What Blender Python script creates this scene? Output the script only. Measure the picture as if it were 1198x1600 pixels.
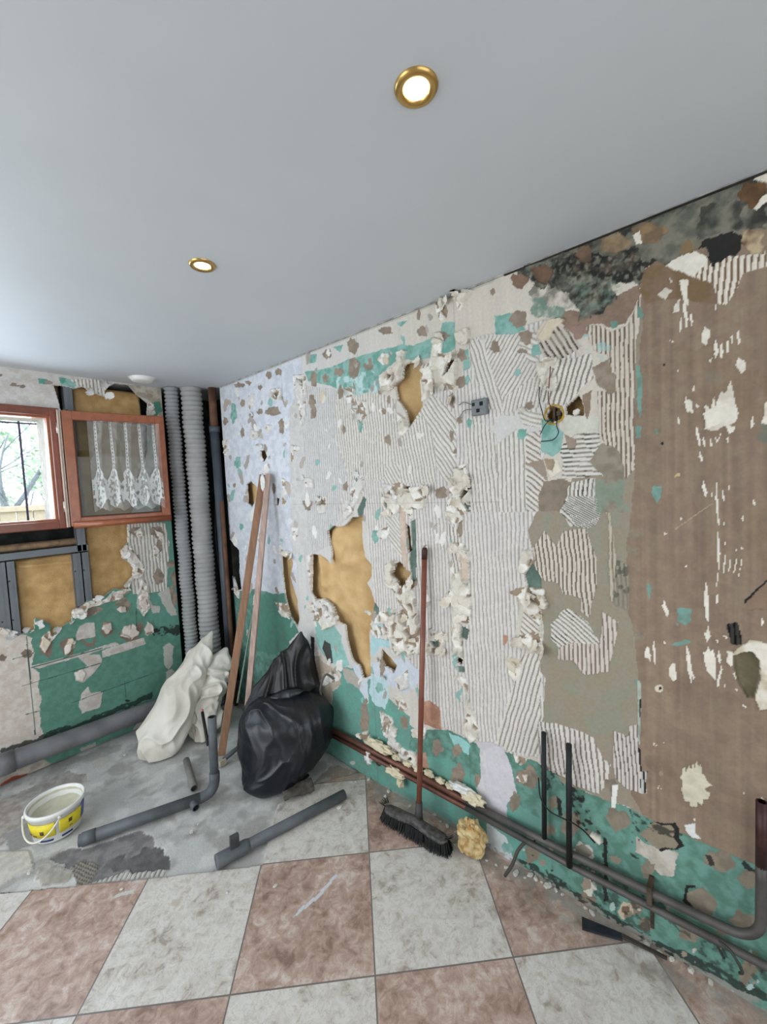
import bpy, bmesh, math, random
import numpy as np
from mathutils import Vector, Matrix, noise as mnoise
R = math.radians
for o in list(bpy.data.objects): bpy.data.objects.remove(o)
S = bpy.context.scene
COL = S.collection
H = 2.2348                                   # ceiling height

# ------------------------------------------------------------------ camera
FPX, YAW, PIT, ROL, CX, CY, CZ = 652.645, 3.8695694, -0.0607424, -0.0469825, 1.4583558, 3.0095992, 1.5
_f = np.array([math.cos(YAW)*math.cos(PIT), math.sin(YAW)*math.cos(PIT), math.sin(PIT)])
_r = np.cross(_f, [0, 0, 1]); _r /= np.linalg.norm(_r); _u = np.cross(_r, _f)
_c, _s = math.cos(ROL), math.sin(ROL)
_r, _u = _c*_r+_s*_u, -_s*_r+_c*_u
EYE = np.array([CX, CY, CZ])
cd = bpy.data.cameras.new('camera'); cam = bpy.data.objects.new('camera', cd); COL.objects.link(cam)
cd.sensor_fit = 'VERTICAL'; cd.sensor_height = 24.0; cd.lens = FPX/1600*24.0; cd.clip_start = .02
M = Matrix(((_r[0], _u[0], -_f[0], CX), (_r[1], _u[1], -_f[1], CY), (_r[2], _u[2], -_f[2], CZ), (0, 0, 0, 1)))
cam.matrix_world = M; S.camera = cam
S.view_settings.view_transform = 'Standard'; S.view_settings.look = 'None'
S.view_settings.gamma = 1.0; S.view_settings.use_curve_mapping = False
S.view_settings.exposure = -0.40

# ------------------------------------------------------------------ world, window daylight and added fill lights
W = bpy.data.worlds.new('world'); S.world = W; W.use_nodes = True
wn = W.node_tree; bg = wn.nodes['Background']
bg.inputs[0].default_value = (.86, .94, 1.0, 1); bg.inputs[1].default_value = 3.6
def area(name, loc, direction, sx, sy, power, color):
    l = bpy.data.lights.new(name, 'AREA'); l.shape = 'RECTANGLE'; l.size = sx; l.size_y = sy
    l.energy = power; l.color = color
    o = bpy.data.objects.new(name, l); COL.objects.link(o); o.location = loc
    o.rotation_euler = Vector(direction).to_track_quat('-Z', 'Y').to_euler(); return o
area('window_daylight', (1.42, -.12, 1.70), (-.05, 1, -.12), .9, .6, 19, (.70, .86, 1.0))
area('front_fill_light', (3.16, 1.30, 1.15), (-1, -.05, -.02), 1.9, 1.9, 36, (.92, .96, 1.0))  # added fill light at an unseen opening, brightens the right wall
area('back_fill_light', (1.55, 4.55, 1.2), (-.05, -1, 0), 2.4, 1.9, 6, (1.0, .97, .93))  # added fill light behind the camera, evens out the room

# ------------------------------------------------------------------ helpers
def at(px, py, ax, v):
    """point where the sight line through photo pixel (px,py) meets the plane axis ax = v"""
    d = _f+_r*(px-599)/FPX-_u*(py-800)/FPX
    return EYE+(v-EYE[ax])/d[ax]*d
def lin(c):
    c = [x/255. for x in c]
    return tuple((x/12.92 if x <= .04045 else ((x+.055)/1.055)**2.4) for x in c)
def tag(o, label=None, cat=None, group=None, kind=None):
    if label: o['label'] = label
    if cat: o['category'] = cat
    if group: o['group'] = group
    if kind: o['kind'] = kind
    return o
def empty(name, loc, rz=0):
    o = bpy.data.objects.new(name, None); COL.objects.link(o); o.location = loc
    o.rotation_euler = (0, 0, rz); o.empty_display_size = .05; return o
def wmat(o):
    b = Matrix.Translation(o.location) @ o.rotation_euler.to_matrix().to_4x4()
    return b if o.parent is None else wmat(o.parent) @ o.matrix_parent_inverse @ b
def place(o, parent):
    o.parent = parent
    if parent is not None: o.matrix_parent_inverse = wmat(parent).inverted()
def obj(name, me, mat=None, parent=None, smooth=True):
    if isinstance(me, bmesh.types.BMesh):
        b = me; me = bpy.data.meshes.new(name); b.to_mesh(me); b.free()
    o = bpy.data.objects.new(name, me); COL.objects.link(o)
    if mat: me.materials.clear(); me.materials.append(mat)
    if smooth: me.polygons.foreach_set('use_smooth', [True]*len(me.polygons))
    if parent is not None: place(o, parent)
    return o
def pyd(name, vs, fs, mat=None, parent=None, smooth=True):
    me = bpy.data.meshes.new(name); me.from_pydata([tuple(v) for v in vs], [], fs); me.update()
    return obj(name, me, mat, parent, smooth)
def mat(name, rgb, rough=.7, metal=0, var=.12, scale=30, bump=.0, bscale=60, spec=.4, rgb2=None, coat=0, stretch=None):
    m = bpy.data.materials.new(name); m.use_nodes = True; nt = m.node_tree; N = nt.nodes; L = nt.links
    p = N['Principled BSDF']; p.inputs['Roughness'].default_value = rough; p.inputs['Metallic'].default_value = metal
    p.inputs['Specular IOR Level'].default_value = spec; p.inputs['Coat Weight'].default_value = coat
    c = lin(rgb); c2 = lin(rgb2) if rgb2 else tuple(x*(1-var*2) for x in c)
    tc = N.new('ShaderNodeTexCoord'); mp = N.new('ShaderNodeMapping'); L.new(tc.outputs['Object'], mp.inputs[0])
    if stretch: mp.inputs['Scale'].default_value = stretch
    n = N.new('ShaderNodeTexNoise'); n.inputs['Scale'].default_value = scale; n.inputs['Detail'].default_value = 6
    L.new(mp.outputs[0], n.inputs['Vector'])
    r = N.new('ShaderNodeValToRGB'); r.color_ramp.elements[0].position = .35; r.color_ramp.elements[1].position = .65
    r.color_ramp.elements[0].color = (*c2, 1); r.color_ramp.elements[1].color = (*c, 1)
    L.new(n.outputs[0], r.inputs[0]); L.new(r.outputs[0], p.inputs['Base Color'])
    if bump:
        b = N.new('ShaderNodeBump'); b.inputs['Strength'].default_value = bump; b.inputs['Distance'].default_value = .004
        n2 = N.new('ShaderNodeTexNoise'); n2.inputs['Scale'].default_value = bscale; n2.inputs['Detail'].default_value = 5
        L.new(mp.outputs[0], n2.inputs['Vector']); L.new(n2.outputs[0], b.inputs['Height']); L.new(b.outputs[0], p.inputs['Normal'])
    return m
def emis(name, rgb, strength):
    m = bpy.data.materials.new(name); m.use_nodes = True; p = m.node_tree.nodes['Principled BSDF']
    p.inputs['Base Color'].default_value = (*lin(rgb), 1); p.inputs['Emission Color'].default_value = (*lin(rgb), 1)
    p.inputs['Emission Strength'].default_value = strength; return m
def box(bm, lo, hi, bevel=0, mtx=None):
    lo = Vector(lo); hi = Vector(hi); c = (lo+hi)/2; d = hi-lo
    g = bmesh.ops.create_cube(bm, size=1, matrix=Matrix.Translation(c) @ Matrix.Diagonal((*d, 1)))
    vs = g['verts']
    if bevel:
        es = list({e for v in vs for e in v.link_edges})
        g2 = bmesh.ops.bevel(bm, geom=es, offset=bevel, segments=2, profile=.5, affect='EDGES')
        vs = list({v for f in g2['faces'] for v in f.verts} | {v for v in vs if v.is_valid})
    if mtx is not None: bmesh.ops.transform(bm, matrix=mtx, verts=[v for v in vs if v.is_valid])
def BM(): return bmesh.new()
def boxo(name, lo, hi, m, parent=None, bevel=.002):
    b = BM(); box(b, lo, hi, bevel); return obj(name, b, m, parent, smooth=False)
def catmull(P, n=8):
    P = [Vector(p) for p in P]
    if len(P) < 3: return [P[0].lerp(P[-1], i/n) for i in range(n+1)]
    Q = [P[0]*2-P[1]]+P+[P[-1]*2-P[-2]]; out = []
    for i in range(1, len(Q)-2):
        for k in range(n):
            t = k/n; a, b, c, d = Q[i-1:i+3]
            out.append(.5*((2*b)+(c-a)*t+(2*a-5*b+4*c-d)*t*t+(3*b-a-3*c+d)*t**3))
    return out+[P[-1]]
def tube(P, r, n=16, cap=True, inner=None, rough=0, seed=0):
    """solid round tube along points; r a number or a list; returns (verts, faces)"""
    P = [Vector(p) for p in P]; rs = r if isinstance(r, (list, tuple)) else [r]*len(P)
    vs, fs = [], []; t = (P[1]-P[0]).normalized(); ref = t.orthogonal().normalized()
    for i, p in enumerate(P):
        t = (P[min(i+1, len(P)-1)]-P[max(i-1, 0)]).normalized()
        ref = (ref-ref.dot(t)*t).normalized(); b = t.cross(ref)
        for k in range(n):
            a = 2*math.pi*k/n; rr = rs[i]
            if rough: rr *= 1+rough*mnoise.noise(Vector((p.x*30+math.cos(a), p.y*30+math.sin(a), p.z*30+seed)))
            vs.append(p+(ref*math.cos(a)+b*math.sin(a))*rr)
    for i in range(len(P)-1):
        for k in range(n): fs.append((i*n+k, i*n+(k+1) % n, (i+1)*n+(k+1) % n, (i+1)*n+k))
    if inner:                                  # open ends: wall thickness and a bore
        for end, i in ((0, 0), (1, len(P)-1)):
            q = P[i]; nb = len(vs); dirn = (P[1]-P[0]).normalized() if end == 0 else (P[-2]-P[-1]).normalized()
            for k in range(n): vs.append(q+(vs[i*n+k]-q)*inner)
            for k in range(n): vs.append(q+(vs[i*n+k]-q)*inner+dirn*rs[i]*2.2)
            c = len(vs); vs.append(q+dirn*rs[i]*2.2)
            for k in range(n):
                k2 = (k+1) % n
                a_, b_, c_, d_ = i*n+k, i*n+k2, nb+k2, nb+k
                fs.append((a_, d_, c_, b_) if end == 0 else (a_, b_, c_, d_))
                fs.append((nb+k, nb+n+k, nb+n+k2, nb+k2)); fs.append((nb+n+k, c, nb+n+k2))
    elif cap: fs.append(tuple(range(n))[::-1]); fs.append(tuple(range((len(P)-1)*n, len(P)*n)))
    return vs, fs
def tubeo(name, P, r, m, parent=None, **k):
    v, f = tube(P, r, **k); return pyd(name, v, f, m, parent)
def lathe(prof, n=48, c=(0, 0, 0)):
    vs, fs = [], []
    for (r, z) in prof:
        for k in range(n): a = 2*math.pi*k/n; vs.append((c[0]+r*math.cos(a), c[1]+r*math.sin(a), c[2]+z))
    for i in range(len(prof)-1):
        for k in range(n): fs.append((i*n+k, i*n+(k+1) % n, (i+1)*n+(k+1) % n, (i+1)*n+k))
    return vs, fs

# numpy noise ------------------------------------------------------
def vnoise(x, y, seed=0):
    rng = np.random.RandomState(seed); T = rng.rand(256, 256).astype(np.float32)
    xi = np.floor(x).astype(np.int64); yi = np.floor(y).astype(np.int64); fx = x-xi; fy = y-yi
    fx = fx*fx*(3-2*fx); fy = fy*fy*(3-2*fy)
    g = lambda a, b: T[a & 255, b & 255]
    return (g(xi, yi)*(1-fx)+g(xi+1, yi)*fx)*(1-fy)+(g(xi, yi+1)*(1-fx)+g(xi+1, yi+1)*fx)*fy
def fbm(x, y, seed=0, o=4):
    s = 0; a = .5; t = 0
    for i in range(o): s = s+a*vnoise(x*2**i+i*17.3, y*2**i+i*9.1, seed+i); t += a; a *= .5
    return s/t                                 # 0..1
def cells(x, y, sz, seed=0):
    """faceted crumple: nearest jittered seed's tilted plane"""
    rng = np.random.RandomState(seed); J = rng.rand(64, 64, 5)
    cx = np.floor(x/sz).astype(int); cy = np.floor(y/sz).astype(int)
    best = np.full(x.shape, 1e9); hh = np.zeros(x.shape); sec = np.full(x.shape, 1e9)
    for dx in (-1, 0, 1):
        for dy in (-1, 0, 1):
            j = J[(cx+dx) & 63, (cy+dy) & 63]
            px = (cx+dx+j[..., 0])*sz; py = (cy+dy+j[..., 1])*sz
            d = np.hypot(x-px, y-py); h = j[..., 2]+(x-px)/sz*(j[..., 3]-.5)*1.6+(y-py)/sz*(j[..., 4]-.5)*1.6
            m = d < best; sec = np.where(m, best, np.minimum(sec, d)); hh = np.where(m, h, hh); best = np.where(m, d, best)
    return hh, sec-best

class Surf:
    """a fine relief grid over one plane: height above it, base colour and openings per vertex"""
    def __init__(s, us, vs, topx, base):
        s.us, s.vs = np.array(us), np.array(vs); s.U, s.V = np.meshgrid(s.us, s.vs, indexing='ij')
        s.h = np.zeros(s.U.shape); s.hole = np.zeros(s.U.shape, bool); s.col = np.zeros(s.U.shape+(3,)); s.col[:] = lin(base)
        s.topx = topx; U, V = s.U, s.V
        s.wu = (fbm(U*28, V*28, 3, 4)-.5)*2; s.wv = (fbm(U*28+50, V*28, 7, 4)-.5)*2
        s.f1 = fbm(U*40, V*40, 11, 4); s.f2 = fbm(U*9, V*9, 21, 4); s.f3 = vnoise(U*170, V*170, 31)
        s.polys = []
    def mask(s, P, warp=.007, wu=None):
        P = [s.topx(*p) for p in P]; pu = [p[0] for p in P]; pv = [p[1] for p in P]; e = warp*1.2+.003
        i0, i1 = np.searchsorted(s.us, [min(pu)-e, max(pu)+e]); j0, j1 = np.searchsorted(s.vs, [min(pv)-e, max(pv)+e])
        sl = (slice(i0, i1), slice(j0, j1))
        if i1 <= i0 or j1 <= j0: return sl, None
        x = s.U[sl]+s.wu[sl]*warp; y = s.V[sl]+s.wv[sl]*warp; ins = np.zeros(x.shape, bool); n = len(P)
        for k in range(n):
            x1, y1 = P[k]; x2, y2 = P[(k+1) % n]
            if y1 == y2: continue
            c = (y1 > y) != (y2 > y); ins ^= c & (x < (x2-x1)*(y-y1)/(y2-y1)+x1)
        return sl, ins
    def setc(s, sl, m, rgb, rgb2=None, k=None, var=.1):
        c = np.array(lin(rgb)); k = s.f1[sl] if k is None else k
        if rgb2 is not None:
            t = np.clip((k-.35)/.3, 0, 1)[..., None]; col = c*(1-t)+np.array(lin(rgb2))*t
        else: col = c*(1+var*2*(k[..., None]-.5))
        s.col[sl] = np.where(m[..., None], col, s.col[sl])
    def flat(s, P, rgb, rgb2=None, h=0., warp=.007, var=.1, rel=False):
        sl, m = s.mask(P, warp)
        if m is None: return
        s.setc(sl, m, rgb, rgb2, var=var); s.h[sl] = np.where(m, (s.h[sl] if rel else 0)+h+.0012*s.f1[sl], s.h[sl])
    def rib(s, P, ang=0, gap=(170, 162, 152), rgb=(214, 210, 203), pitch=.0165, ht=.0034, warp=.006, wid=.58, dirty=0, bend=0):
        sl, m = s.mask(P, warp)
        if m is None: return
        U, V = s.U[sl], s.V[sl]; a = R(ang)
        if bend: a = a+bend*(V-V.mean())
        t = (U*np.cos(a)+V*np.sin(a))/pitch+(s.f2[sl]-.5)*1.0+(s.f1[sl]-.5)*.16
        w = .5-.5*np.cos(2*np.pi*t)              # 0 gap .. 1 crest
        th = 1-wid-.16+.22*(s.f1[sl]-.5)
        on = w > th*.75
        k = np.clip((w-th*.75)/.35, 0, 1); hh = ht*np.sqrt(k)*(.75+.5*s.f1[sl])
        s.h[sl] = np.where(m, np.where(on, .001+hh, .0), s.h[sl])
        s.setc(sl, m & on, rgb, var=.1)
        if sum(gap) < 330 and ht > .003 and sum(gap) > 100:
            s.setc(sl, m & ~on, (150, 142, 130), var=.15); s.setc(sl, m & ~on & (s.f2[sl]*.5+s.f1[sl]*.5 > .47), gap, var=.2)
        else: s.setc(sl, m & ~on, gap, var=.15)
        if dirty:
            d = m & on & (s.f1[sl] > 1-dirty); s.setc(sl, d, tuple(int(x*.72) for x in rgb))
    def crumple(s, P, rgb=(226, 216, 198), rgb2=(206, 193, 172), ht=.016, cell=.028, warp=.012, under=(158, 140, 120), amount=.72, seed=0):
        sl, m = s.mask(P, warp)
        if m is None: return
        h, e = cells(s.U[sl], s.V[sl], cell, seed); h2, _ = cells(s.U[sl]+.5, s.V[sl]+.2, cell*.45, seed+5)
        h = h*.86+h2*.14
        low = h < (1-amount)*.62
        s.setc(sl, m & low, under); s.setc(sl, m & ~low, rgb, rgb2, k=h)
        s.h[sl] = np.where(m, np.where(low, 0, .003+ht*np.clip(h, 0, 1.3)), s.h[sl])
    def opening(s, P, warp=.006, rim=(222, 214, 200)):
        sl, m = s.mask(P, warp)
        if m is None: return
        s.hole[sl] |= m; s.polys.append(P)
    def stain(s, P, rgb, cover=.5, scale=60, warp=.02, soft=.12, seed=40, alpha=1.0, rgb2=None):
        sl, m = s.mask(P, warp)
        if m is None: return
        n = fbm(s.U[sl]*scale, s.V[sl]*scale, seed, 6 if soft > .12 else 4); k = np.clip((n-(1-cover)*.9+.05)/soft, 0, 1)*alpha*m
        c = np.array(lin(rgb))
        if rgb2 is not None: t = np.clip((s.f2[sl]*.5+s.f1[sl]*.5-.4)/.2, 0, 1)[..., None]; c = c*(1-t)+np.array(lin(rgb2))*t
        s.col[sl] = s.col[sl]*(1-k[..., None])+c*k[..., None]
    def build(s, name, to3, mat_, thick=.013, rimcol=(216, 206, 190)):
        nu, nv = s.U.shape
        er = s.hole.copy()
        er[1:-1, 1:-1] = s.hole[1:-1, 1:-1] & s.hole[:-2, 1:-1] & s.hole[2:, 1:-1] & s.hole[1:-1, :-2] & s.hole[1:-1, 2:]
        rim = s.hole & ~er
        h = np.where(s.hole, -thick, s.h)
        s.col[s.hole] = lin(rimcol)
        X, Y, Z = to3(s.U, s.V, h)
        co = np.stack([X, Y, Z], -1).reshape(-1, 3).astype(np.float32)
        idx = np.arange(nu*nv).reshape(nu, nv)
        q = np.stack([idx[:-1, :-1], idx[1:, :-1], idx[1:, 1:], idx[:-1, 1:]], -1)
        dead = er[:-1, :-1] | er[1:, :-1] | er[1:, 1:] | er[:-1, 1:]
        q = q[~dead].reshape(-1, 4)
        used = np.zeros(nu*nv, bool); used[q.ravel()] = True; remap = np.cumsum(used)-1
        q = remap[q]; co = co[used]; cc = s.col.reshape(-1, 3)[used]
        me = bpy.data.meshes.new(name); me.vertices.add(len(co)); me.vertices.foreach_set('co', co.ravel())
        me.loops.add(q.size); me.loops.foreach_set('vertex_index', q.ravel().astype(np.int32))
        me.polygons.add(len(q)); me.polygons.foreach_set('loop_start', np.arange(0, q.size, 4, dtype=np.int32))
        me.polygons.foreach_set('loop_total', np.full(len(q), 4, np.int32)); me.update(calc_edges=True)
        ca = me.color_attributes.new('paint', 'FLOAT_COLOR', 'POINT')
        ca.data.foreach_set('color', np.concatenate([cc, np.ones((len(cc), 1))], 1).astype(np.float32).ravel())
        me.polygons.foreach_set('use_smooth', np.ones(len(q), bool))
        o = bpy.data.objects.new(name, me); COL.objects.link(o); me.materials.append(mat_); return o

def painted(name, rough=.85, bump=.25, bscale=220):
    m = bpy.data.materials.new(name); m.use_nodes = True; nt = m.node_tree; N = nt.nodes; L = nt.links
    p = N['Principled BSDF']; p.inputs['Roughness'].default_value = rough; p.inputs['Specular IOR Level'].default_value = .25
    a = N.new('ShaderNodeAttribute'); a.attribute_name = 'paint'
    tc = N.new('ShaderNodeTexCoord'); n = N.new('ShaderNodeTexNoise'); n.inputs['Scale'].default_value = 90; n.inputs['Detail'].default_value = 8
    L.new(tc.outputs['Object'], n.inputs['Vector'])
    r = N.new('ShaderNodeMapRange'); r.inputs[1].default_value = .3; r.inputs[2].default_value = .7; r.inputs[3].default_value = .93; r.inputs[4].default_value = 1.04
    L.new(n.outputs[0], r.inputs[0])
    v = N.new('ShaderNodeVectorMath'); v.operation = 'SCALE'; L.new(a.outputs['Color'], v.inputs[0]); L.new(r.outputs[0], v.inputs['Scale'])
    L.new(v.outputs[0], p.inputs['Base Color'])
    b = N.new('ShaderNodeBump'); b.inputs['Strength'].default_value = bump; b.inputs['Distance'].default_value = .003
    n2 = N.new('ShaderNodeTexNoise'); n2.inputs['Scale'].default_value = bscale; n2.inputs['Detail'].default_value = 5
    L.new(tc.outputs['Object'], n2.inputs['Vector']); L.new(n2.outputs[0], b.inputs['Height']); L.new(b.outputs[0], p.inputs['Normal'])
    return m
M_WALL = painted('stripped_wall')

# zoom frames used while measuring: origin and scale
Z = dict(A=(700, 400, 3.993), B=(900, 260, 4.0), C=(700, 780, 3.993), D=(960, 640, 4.0), E=(760, 1080, 2.735),
         F=(560, 1040, 3.993), G=(320, 680, 2.995), H=(320, 960, 2.995), I=(320, 440, 2.723), J=(560, 700, 3.993),
         K=(340, 560, 3.993), L=(540, 440, 3.993), M=(960, 980, 5.03), P=(0, 0, 1), N=(0, 950, 4.992),
         Q=(0, 550, 2.995), T=(0, 850, 2.995), V=(0, 550, 5.99), O=(0, 1180, 3.993))
def z(k, s):
    ox, oy, sc = Z[k]; return [(ox+float(a)/sc, oy+float(b)/sc) for a, b in (q.split(',') for q in s.split())]
def el(k, cx, cy, rx, ry, rot=0, n=14):
    ox, oy, sc = Z[k]; out = []
    for i in range(n):
        a = 2*math.pi*i/n; x, y = rx*math.cos(a), ry*math.sin(a); c, s = math.cos(R(rot)), math.sin(R(rot))
        j_ = 1+.16*math.sin(i*2.3+cx)+.10*math.sin(i*5.1+cy) if n > 8 and min(rx, ry) > 12 and k not in 'MD' else 1; x, y = x*j_, y*j_
        out.append((ox+(cx+x*c-y*s)/sc, oy+(cy+x*s+y*c)/sc))
    return out
def stroke(k, x1, y1, x2, y2, w):
    return z(k, f'{x1-w*.5},{y1+2*w} {x1},{y1} {x1+w*.6},{y1+2*w} {x2+w},{(y1+2*y2)/3} {x2+w*.5},{y2-w} {x2},{y2} {x2-w*.8},{y2-2*w} {x1-w},{(y1*2+y2)/3}')

# palette
CW = (205, 202, 198); CB = (154, 139, 124); CG = (108, 150, 138); CGL = (142, 180, 172); CBR = (142, 124, 106); CB2 = (150, 141, 126)
CC = (226, 219, 206); CP = (186, 146, 124); CK = (38, 38, 36); CGG = (112, 130, 120)
DG = (88, 126, 112)
# ================================================================== STRUCTURE
# ---- right wall (plane x = 0)
us = np.concatenate([np.arange(.255, 1.2, .0038), np.arange(1.2, 3.12, .0026), np.arange(3.12, 4.6, .014), [4.6]])
vs = np.concatenate([np.arange(0, H, .003), [H]])
def t_right(px, py): q = at(px, py, 0, 0); return float(q[1]), float(q[2])
w = Surf(us, vs, t_right, CW)
U, V = w.U, w.V
# cool white distemper with faint brushed stripes on the corner half
st = fbm(U*60, V*2.0, 5, 3)
w.col *= (.93+.14*st)[..., None]; w.h += .0012*fbm(U*120, V*4, 6, 2)
w.flat(z('P', '345,600 470,560 470,700 460,960 440,1000 350,1000'), (212, 214, 220), (196, 200, 208), warp=.02)
k = np.clip((U-1.3)/.8, 0, 1)[..., None]; w.col *= 1-k+k*np.array((.99, .94, .86))
# green painted board low down
w.flat(z('P', '350,925 400,920 440,932 470,985 500,1065 530,1052 575,1070 600,1100 650,1140 700,1140 740,1160 800,1178 850,1195 915,1238 990,1265 1040,1292 1100,1318 1198,1357 1300,1400 1300,1700 1198,1640 1150,1560 1000,1475 900,1410 700,1300 600,1245 340,1120'), DG, CG, warp=.006)
w.flat(z('P', '510,1040 560,1045 640,1120 640,1180 700,1185 860,1290 860,1380 740,1310 600,1230 520,1180'), CG, (104, 160, 146), warp=.01)
w.flat(z('P', '440,960 480,960 520,1050 500,1150 450,1000'), CW, warp=.01)
# big brown/grey exposed zones
w.flat(z('P', '832,800 840,758 890,760 905,700 930,690 970,700 985,640 1003,430 1050,395 1110,380 1198,340 1600,200 1600,1600 1300,1400 1198,1357 1100,1318 1040,1292 990,1265 915,1238 880,1225 855,1190 846,1130 843,1050 850,980 832,900 823,830'), CB2, (150, 138, 120), warp=.008)
w.flat(z('P', '1000,430 1050,400 1110,385 1198,340 1600,200 1600,1600 1300,1400 1198,1357 1100,1318 1040,1292 1005,1272 985,1240 1000,1160 998,1080 992,1000 980,950 978,870 990,760 992,640 1002,520'), CBR, (134, 115, 100), warp=.006)
sl, m = w.mask(z('P', '1000,430 1050,400 1110,385 1198,340 1600,200 1600,1600 1198,1357 1100,1318 1040,1292 1005,1272 985,1240 1000,1160 998,1080 985,950 985,760'), .004)
k = fbm(U[sl]*95, V[sl]*2.2, 77, 3); w.col[sl] *= np.where(m, .80+.40*k, 1)[..., None]; w.h[sl] += np.where(m, .0012*k, 0)
w.stain(z('P', '1010,560 1198,540 1198,900 1020,860'), (122, 102, 76), .5, 6, alpha=.45, soft=.4, warp=.06)
w.stain(z('P', '850,780 990,780 990,1150 850,1130'), (134, 146, 128), .5, 22, alpha=.5, soft=.35, warp=.05)
w.stain(z('P', '1000,1050 1198,1050 1198,1290 1020,1260'), (108, 90, 76), .5, 8, alpha=.45, soft=.4, warp=.06)
# trowelled adhesive ribs
RG = (172, 164, 154)
w.rib(z('P', '452,640 470,602 500,606 530,610 545,628 590,612 615,640 630,680 645,672 680,606 715,610 735,530 760,524 800,516 850,500 900,530 905,560 890,640 830,750 838,800 825,830 835,868 815,930 805,990 852,1060 845,1185 800,1178 735,1152 700,1140 655,1118 640,1030 612,1012 588,962 572,820 562,765 520,845 482,868 455,800'), 1, rgb=(212, 208, 204), gap=(182, 175, 168), wid=.58)
w.flat(z('P', '452,640 470,602 500,620 505,860 480,880 455,860'), CW, (196, 192, 190), warp=.02)
w.rib(z('P', '470,610 500,606 530,616 545,632 550,700 520,850 482,868 475,700'), 0, rgb=(204, 202, 200), gap=(176, 170, 166), wid=.65, ht=.003)
w.rib(z('L', '420,880 545,690 690,850 695,1130 640,1265 570,1160 545,950'), 36, gap=RG)
w.rib(z('L', '270,1000 345,975 480,830 545,950 572,1255 280,1255'), 9, gap=RG)
w.rib(z('L', '-60,700 -20,620 120,690 230,700 320,740 330,960 260,1240 40,1240 -60,1000'), 2, gap=RG)
w.rib(z('J', '170,130 260,80 260,220 150,240'), 30, gap=RG)
w.rib(z('J', '170,420 260,440 280,680 230,640 190,560'), 48, gap=RG)
w.rib(z('A', '140,520 220,520 335,900 330,960 260,960 150,700'), 16, gap=RG)
w.rib(z('A', '230,505 450,490 545,600 565,740 335,885 250,640'), -36, gap=RG, pitch=.015)
w.rib(z('A', '455,500 560,470 560,640 545,700 440,560'), 60, gap=RG)
w.rib(z('A', '335,885 565,740 600,760 590,940 340,980'), -16, gap=RG, pitch=.015)
w.flat(z('A', '400,1000 600,960 600,1100 560,1250 480,1120 340,1260 250,1120 300,1010'), CW, warp=.012)
w.rib(z('A', '430,960 600,980 585,1080 470,1050'), 66, gap=RG)
w.rib(z('A', '490,1100 580,1090 580,1240 620,1370 560,1500 560,1597 490,1597'), 52, gap=(150, 128, 112))
w.rib(z('A', '300,1180 430,1080 490,1120 490,1597 300,1597'), 0, gap=RG)
w.rib(z('A', '150,980 300,1120 310,1597 140,1597 100,1100'), 4, gap=RG)
w.rib(z('A', '560,560 650,440 740,440 840,570 700,640 600,650'), 27, gap=(92, 86, 80), rgb=(196, 188, 176), wid=.45)
w.rib(z('A', '620,650 895,615 905,760 790,880 720,930 640,940 590,900'), -17, gap=(148, 140, 126), wid=.5)
w.flat(z('A', '720,1000 860,990 940,1000 945,1100 800,1120 730,1100'), (204, 202, 190), warp=.004)
w.rib(z('A', '855,430 960,445 1010,470 1120,440 1198,225 1192,330 1168,400 1165,900 1160,1330 1110,1400 1090,1300 1045,1190 985,1180 948,1130 930,840 1000,850 1050,830 1040,720 1000,700 1000,620 915,590 880,520'), 0, gap=(132, 116, 102), rgb=(206, 196, 182), pitch=.0125, wid=.52)
w.rib(z('A', '690,1200 800,1115 945,1095 945,1180 880,1280 920,1330 985,1370 700,1395 720,1290'), 86, gap=(96, 96, 86), wid=.42, pitch=.015)
w.rib(z('A', '750,1420 920,1385 935,1597 770,1650 690,1597 745,1500'), -6, gap=(96, 92, 82), wid=.42, pitch=.014)
w.rib(z('C', '700,60 760,-20 945,-20 955,125 880,185 770,170'), 4, gap=(84, 80, 70), wid=.42, pitch=.014, bend=1.5)
w.rib(z('C', '690,60 720,50 800,165 760,180'), 45, gap=(84, 80, 70), wid=.45, pitch=.013)
w.rib(z('C', '530,300 600,200 680,290 720,200 860,185 930,380 925,555 900,650 875,750 830,700 830,620 720,590 690,520 600,505 560,480'), 4, gap=(124, 112, 100), rgb=(206, 196, 184), wid=.5, pitch=.0145)
w.rib(z('C', '950,40 1010,60 1045,380 1040,640 1010,640 1000,100'), 0, gap=(150, 138, 120), rgb=(186, 176, 160), pitch=.012)
w.rib(z('C', '1050,380 1130,400 1125,690 1030,660'), 2, gap=(112, 112, 98), rgb=(150, 146, 130), pitch=.012, wid=.5, dirty=.5)
w.rib(z('C', '640,870 640,780 670,755 700,700 750,680 870,770 945,890 940,930 700,930'), 52, gap=(92, 84, 78), wid=.46, pitch=.014)
w.rib(z('C', '690,930 780,890 950,900 960,700 1055,760 1045,900 1000,1075 850,1100 780,1010 690,1000'), 2, gap=(140, 124, 112), rgb=(204, 194, 186), pitch=.014)
w.rib(z('C', '430,1080 480,960 575,960 580,1150 575,1300 592,1420 600,1600 290,1560 330,1400'), -16, gap=(160, 150, 142))
w.rib(z('C', '470,700 560,740 580,850 560,900 440,880'), 55, gap=(150, 134, 120))
w.rib(z('J', '560,470 640,520 640,760 600,780 560,600'), 6, gap=(150, 138, 126))
w.rib(z('E', '225,130 285,135 400,170 460,200 500,290 530,310 520,370 480,440 380,405 340,370 250,330 225,310'), 5, gap=(140, 130, 120), rgb=(214, 208, 202))
w.rib(z('E', '540,165 600,190 612,150 645,145 655,300 668,435 600,415 550,370'), 3, gap=(120, 112, 104), rgb=(206, 198, 192), pitch=.012)
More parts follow.
